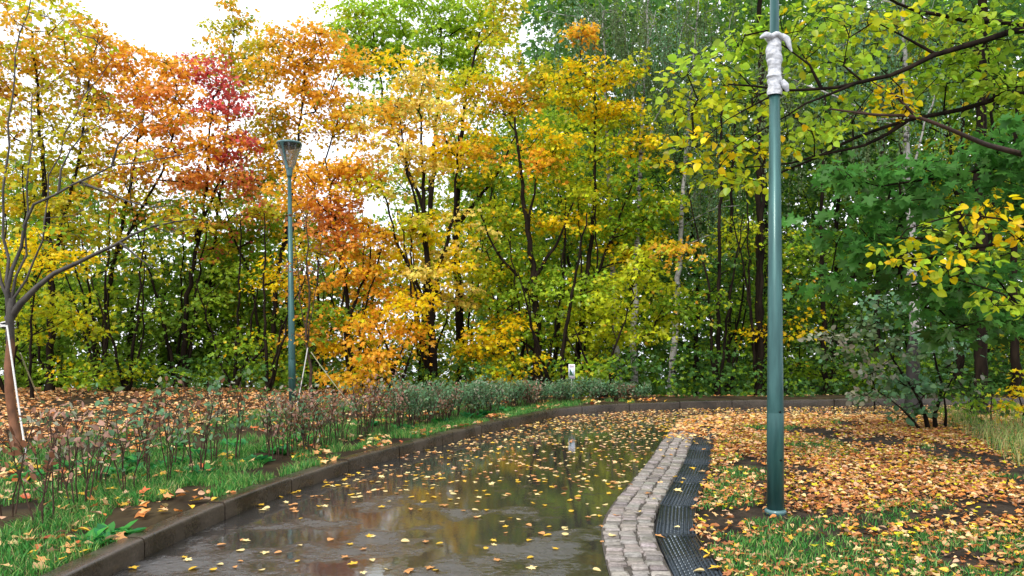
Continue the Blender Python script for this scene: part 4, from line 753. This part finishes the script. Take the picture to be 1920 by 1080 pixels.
ords = ['first', 'second', 'third', 'fourth', 'fifth', 'sixth', 'seventh', 'eighth', 'ninth', 'tenth', 'eleventh', 'twelfth', 'thirteenth', 'fourteenth', 'fifteenth', 'sixteenth', 'seventeenth', 'eighteenth', 'nineteenth', 'twentieth', 'twenty-first', 'twenty-second', 'twenty-third', 'twenty-fourth', 'twenty-fifth', 'twenty-sixth', 'twenty-seventh', 'twenty-eighth', 'twenty-ninth', 'thirtieth']
for i, q in enumerate(hq):
    f = i / len(hq); q = q + rng.normal(0, .07, 2); 
    mx, cw = (('K3 N2 U1 C2', 'russet brown'), ('B2 C6 U1', 'grey green'), ('N2 K1 U2 B2 C1', 'pinkish grey'))[(0 if i % 3 else 2) if f < .28 else ((0 if i % 4 == 1 else 1) if f < .42 else (0 if i % 9 == 4 else 1))]
    shrub(q[0], q[1], f'{cw} leafy hedge shrub, {ords[min(i, 29)]} along the kerb from the sparse end', 'leafy shrubs along the kerb', mx, .68 - .42 * f + rng.normal(0, .03), 380 if f > .28 else 190, 8, .22, .048, .2)
    if i % 2 == 0 and f > .3:
        q2 = q + np.array([-.25, .28]) + rng.normal(0, .08, 2)
        shrub(q2[0], q2[1], f'grey green shrub at the back of the hedge behind the {ords[min(i, 29)]} leafy one', 'leafy shrubs along the kerb', 'B3 C3 U1', .68 - .44 * f, 360, 7, .22, .048, .2)

# ------------------------------------------------------------------ grass, weeds and fallen leaves
def kside(P): return side(KERB, NK, P[:, 0], P[:, 1])
def iside(P): return -side(INNER, NI, P[:, 0], P[:, 1])
def blades(name, P, z, h, mixs, label):
    n = len(P); a = rng.uniform(0, 6.28, n); wd = rng.uniform(.002, .0045, n); ln = rng.normal(0, .45, (n, 2)) * h[:, None]
    B = np.stack([P[:, 0], P[:, 1], z - .01], 1); tn = np.stack([np.cos(a), np.sin(a), 0 * a], 1)
    mid = B + np.stack([ln[:, 0] * .3, ln[:, 1] * .3, h * .6], 1); tip = B + np.stack([ln[:, 0], ln[:, 1], h], 1)
    V = np.stack([B - tn * wd[:, None], B + tn * wd[:, None], mid + tn * wd[:, None] * .8, mid - tn * wd[:, None] * .8, tip], 1).reshape(-1, 3); i = np.arange(n)[:, None] * 5
    c = mixcol(mixs, n) * rng.normal(1, .25, (n, 1)).clip(.4, 1.6); c = c.clip(.004, .9)
    o = obj(name, mesh(name, V, [i + [[0, 1, 2, 3]], i + [[3, 2, 4]]], M['grass'], [c, c])); tag(o, label, 'grass', kind='stuff')
PAL.update({'g': (.035, .19, .03), 'h': (.075, .28, .05), 'j': (.20, .36, .08), 'y': (.42, .40, .16)})
# verge grass
n = 420000; P = np.stack([rng.uniform(-7.5, 2.2, n), rng.uniform(3.2, 14.2, n) ** 1.0], 1); s = kside(P)
dn = vnoise(P[:, 0], P[:, 1], .35, 2); tf = vnoise(P[:, 0], P[:, 1], .13, 31); keep = (s > .17) & (s < 4.2) & (.55 * dn + .35 * tf + .3 * vnoise(P[:, 0], P[:, 1], 1.1, 8) > .57 + .0 * (s > 1.3)) & (np.abs(P[:, 0]) < .72 * P[:, 1] + .3) & ((s < 1.7) | (rng.random(n) < .45))
P = P[keep]; z = verge_z(P[:, 0], P[:, 1]); blades('grass', P, z, rng.uniform(.02, .10, len(P)), 'g5 h4 j3 y1', 'green verge grass between kerb and hedge')
# lawn grass: thick at the near edge, in patches further off
n = 260000; P = np.stack([rng.uniform(.8, 9, n), rng.uniform(3.2, 12.5, n)], 1); e = iside(P) - .68
d1 = vnoise(P[:, 0], P[:, 1], .5, 4); near = P[:, 1] < 5.45 + .25 * (vnoise(P[:, 0], P[:, 1], .4, 6) - .5); patch = ((np.abs(P[:, 1] - 7.6) < 1.3) & (P[:, 0] < 2.6) & (d1 > .45)) | (d1 > .76)
keep = (e > .01) & (near & (d1 > .25) | patch & (rng.random(n) < .6)) & (P[:, 0] < .7 * P[:, 1] + .3)
P = P[keep]; z = lawn_z(P[:, 0], P[:, 1], iside(P) - .66); blades('grass', P, z, rng.uniform(.02, .06, len(P)), 'g4 h3 j2 y1', 'green lawn grass showing between fallen leaves')
# tall pale grass at the right edge of the lawn
n = 9000; P = np.stack([rng.uniform(4.2, 8.5, n), rng.uniform(7.2, 12.4, n)], 1); keep = (vnoise(P[:, 0], P[:, 1], .6, 9) > .45) & (P[:, 0] > 5.2 + .35 * (P[:, 1] - 8)); P = P[keep]
z = lawn_z(P[:, 0], P[:, 1], np.full(len(P), 3.)); blades('grass', P, z, rng.uniform(.08, .28, len(P)), 'g2 j3 y4', 'tall pale grass at the right edge of the lawn')
# broad-leaved weeds on the verge
PAL.update({'w': (.03, .20, .06), 'v': (.05, .26, .04)})
cen = []
for p in [(345, 870), (400, 855), (370, 890), (300, 880), (440, 840), (250, 870), (200, 1010), (560, 830), (690, 800), (820, 795), (880, 783), (910, 778), (940, 772), (480, 868), (330, 845), (520, 850), (760, 808), (140, 880), (60, 900), (220, 890)]:
    cen.append(gpx(*p, .1))
cen = np.repeat(np.array(cen), 16, 0); n = len(cen); a = rng.uniform(0, 6.28, n); rr = rng.uniform(0, .17, n); P = cen + np.stack([rr * np.cos(a), rr * np.sin(a), 0 * a], 1); P = P[kside(P) > .18]; n = len(P)
P[:, 2] = verge_z(P[:, 0], P[:, 1]); P = np.repeat(P, 4, 0); n = len(P); a = rng.uniform(0, 6.28, n); D = np.stack([np.cos(a), np.sin(a), rng.uniform(.25, 1.1, n)], 1); Nn = np.stack([-np.cos(a) * .5, -np.sin(a) * .5, np.ones(n)], 1)
o = obj('weeds', leafmesh('weeds', P, D, Nn, rng.uniform(.06, .15, n), (mixcol('w4 v4 g1', n) * rng.normal(1, .2, (n, 1)).clip(.5, 1.5)), T_OVAL, M['grass'])); tag(o, 'broad green weeds growing in the verge grass', 'weeds', kind='stuff')
# fallen leaves
PAL.update({'a': (.62, .30, .11), 'b': (.70, .44, .20), 'c': (.55, .20, .05), 'd': (.34, .13, .05), 'e': (.72, .44, .05), 'f': (.60, .36, .22), 'q': (.74, .58, .26), 's': (.52, .13, .05)})
T_CURL = tmpl([(0, 0), (.10, .24), (.42, .34), (.75, .2), (1, 0)], .22, -.18)
def litter(P, z, mixs, smin, smax, name, label, flat=.25, T=T_MAPLE):
    n = len(P); a = rng.uniform(0, 6.28, n); D = np.stack([np.cos(a), np.sin(a), rng.normal(0, flat * .5, n)], 1); Nn = rng.normal(0, flat, (n, 3)); Nn[:, 2] = 1
    c = (mixcol(mixs, n) * rng.normal(1, .2, (n, 1)).clip(.45, 1.4)).clip(.004, .9); sz = rng.uniform(smin, smax, n)
    half = n // 2; 
    P3 = np.stack([P[:, 0], P[:, 1], z + .008 + rng.uniform(0, .016, n)], 1)
    k = leafmesh(name, P3[:half], D[:half], Nn[:half], sz[:half], c[:half], T, M['litter']); k2 = leafmesh(name, P3[half:], D[half:], Nn[half:], sz[half:] * .85, c[half:], T_CURL, M['litter'])
    bm = bmesh.new(); bm.from_mesh(k); bm.from_mesh(k2); bm.to_mesh(k); bm.free(); bpy.data.meshes.remove(k2)
    o = obj(name, k); tag(o, label, 'fallen leaves', kind='stuff')
n = 170000; P = np.stack([rng.uniform(.8, 12, n), rng.uniform(3.0, 13.2, n)], 1); e = iside(P) - .66; d1 = vnoise(P[:, 0], P[:, 1], .8, 12)
bare = np.exp(-((P[:, 1] - 5.95 + .1 * np.sin(P[:, 0] * 3)) / .33) ** 2) * (P[:, 0] > 1.3)
green = (P[:, 1] < 5.4) * .55 + ((np.abs(P[:, 1] - 7.6) < 1.1) & (P[:, 0] < 2.6)) * .4
d2 = vnoise(P[:, 0], P[:, 1], .22, 14); dens = (.22 + .55 * (d1 > .34) + .25 * (d2 > .5)) * (1 - .85 * bare) * (1 - green) * np.where((d1 < .26) & (d2 < .55), .25, 1); dens *= np.where(P[:, 1] > 8.3, 1.0, .8) * np.where(P[:, 0] > 5 + .3 * (P[:, 1] - 7), .4, 1)
keep = (e > .0) & (rng.random(n) < dens) & (P[:, 0] < .72 * P[:, 1] + .4); P = P[keep]
litter(P, lawn_z(P[:, 0], P[:, 1], iside(P) - .66), 'a3 b3 c3 d7 e2 f2 q1 W2', .026, .070, 'fallen_leaves', 'thick layer of orange and tan fallen leaves over the right lawn', .4)
n = 20000; P = np.stack([rng.uniform(-9, 3, n), rng.uniform(3.2, 14.6, n)], 1); s = kside(P); keep = (s > .16) & (s < 5) & (vnoise(P[:, 0], P[:, 1], .4, 15) > .45) & (rng.random(n) < np.where(s < .6, .6, .45)) & (np.abs(P[:, 0]) < .72 * P[:, 1] + .3); P = P[keep]
litter(P, verge_z(P[:, 0], P[:, 1]) + .02, 'a3 c2 e2 s1 q2 b3 f2', .05, .11, 'fallen_leaves', 'orange and yellow fallen leaves scattered on the verge by the kerb', .4)
n = 42000; P = np.stack([rng.uniform(-19, 8, n), rng.uniform(8, 19.5, n)], 1); s = kside(P); keep = (s > 3.7 - 1.7 * (P[:, 0] > -1)) & (rng.random(n) < .3 + .7 * (vnoise(P[:, 0], P[:, 1], .7, 16) > .38)) & (np.abs(P[:, 0]) < 1.1 * P[:, 1] + .3); P = P[keep]
litter(P, verge_z(P[:, 0], P[:, 1]), 'a4 b4 c2 d2 f2', .06, .11, 'fallen_leaves', 'band of orange fallen leaves under the trees behind the hedge')
# leaves on the wet road: sparse near, thick at the bend; the 300 that show largest are single objects
n = 44000; P = np.stack([rng.uniform(-3, 14, n), rng.uniform(3.2, 15.5, n)], 1); s = kside(P); e = iside(P); y = P[:, 1]
dens = .05 + smoothstep(5.8, 8, y) * .20 + smoothstep(8, 11.5, y) * .22 + smoothstep(11.0, 12.6, y) * .6 + .35 * smoothstep(.35, 0, -s) * smoothstep(8, 10, y) + smoothstep(2.6, 4.0, P[:, 0] - .4 * (13.5 - y)) * .9 * (y > 11.5)
dens *= .5 + 1.0 * vnoise(P[:, 0], P[:, 1], .5, 21); keep = (s < -.02) & (e < -.005) & (rng.random(n) < dens); P = P[keep]
order = np.argsort(P[:, 1]); near, rest = P[order[:300]], P[order[300:]]
litter(rest, np.full(len(rest), -.009), 'b4 a3 q3 e2 f2 c1', .032, .075, 'fallen_leaves', 'fallen leaves strewn thickly over the wet road towards the bend', .10)
n = 700; P = np.stack([rng.uniform(.5, 4, n), rng.uniform(3.4, 12.6, n)], 1); e = iside(P); keep = (e > .02) & (e < .68) & (rng.random(n) < .25 + .75 * smoothstep(7.5, 11, P[:, 1])); P = P[keep]
litter(P, np.full(len(P), .012), 'e3 q2 a3 b2 c1', .05, .09, 'fallen_leaves', 'yellow and orange fallen leaves on the setts and the drain gratings', .15)
n = 17000; P = np.stack([rng.uniform(1.9, 13, n), rng.uniform(9.6, 13.4, n)], 1); e = iside(P); keep = (e > .0) & (e < .75) & (rng.random(n) < smoothstep(9.6, 11.6, P[:, 1]) * .95); P = P[keep]
litter(P, np.full(len(P), .014), 'a3 b4 c1 e1 q1', .06, .10, 'fallen_leaves', 'drift of tan leaves burying the far end of the drain', .2)
kinds = [('q', 'pale tan leaf', 'pale tan fallen leaf lying flat on the wet road'), ('e', 'yellow leaf', 'yellow fallen leaf lying flat on the wet road'), ('a', 'orange leaf', 'orange brown fallen leaf lying flat on the wet road')]
protos = []
for k, cat_, lab in kinds:
    for T in (T_MAPLE5, T_LIME):
        c = np.array([PAL[k]]) * rng.uniform(.85, 1.1); protos.append((leafmesh('fallen_leaf', np.zeros((1, 3)), np.array([[1., 0, 0]]), np.array([[0, 0, 1.]]), [1.0], c, T, M['litter']), lab))
fl = [obj('fallen_leaf', me) for me, _ in protos]
for o, (_, lab) in zip(fl, protos): tag(o, lab, 'leaf', lab.replace('fallen leaf lying flat', 'leaves'))
for i, p in enumerate(near):
    k = i % 6; o = fl[k] if i < 6 else fl[k].copy()
    if i >= 6: COL.objects.link(o)
    o.location = (p[0], p[1], .006 + rng.uniform(0, .004)); o.scale = (rng.uniform(.035, .068),) * 3; o.rotation_euler = (rng.normal(0, .10), rng.normal(-.03, .08), rng.uniform(0, 6.28))
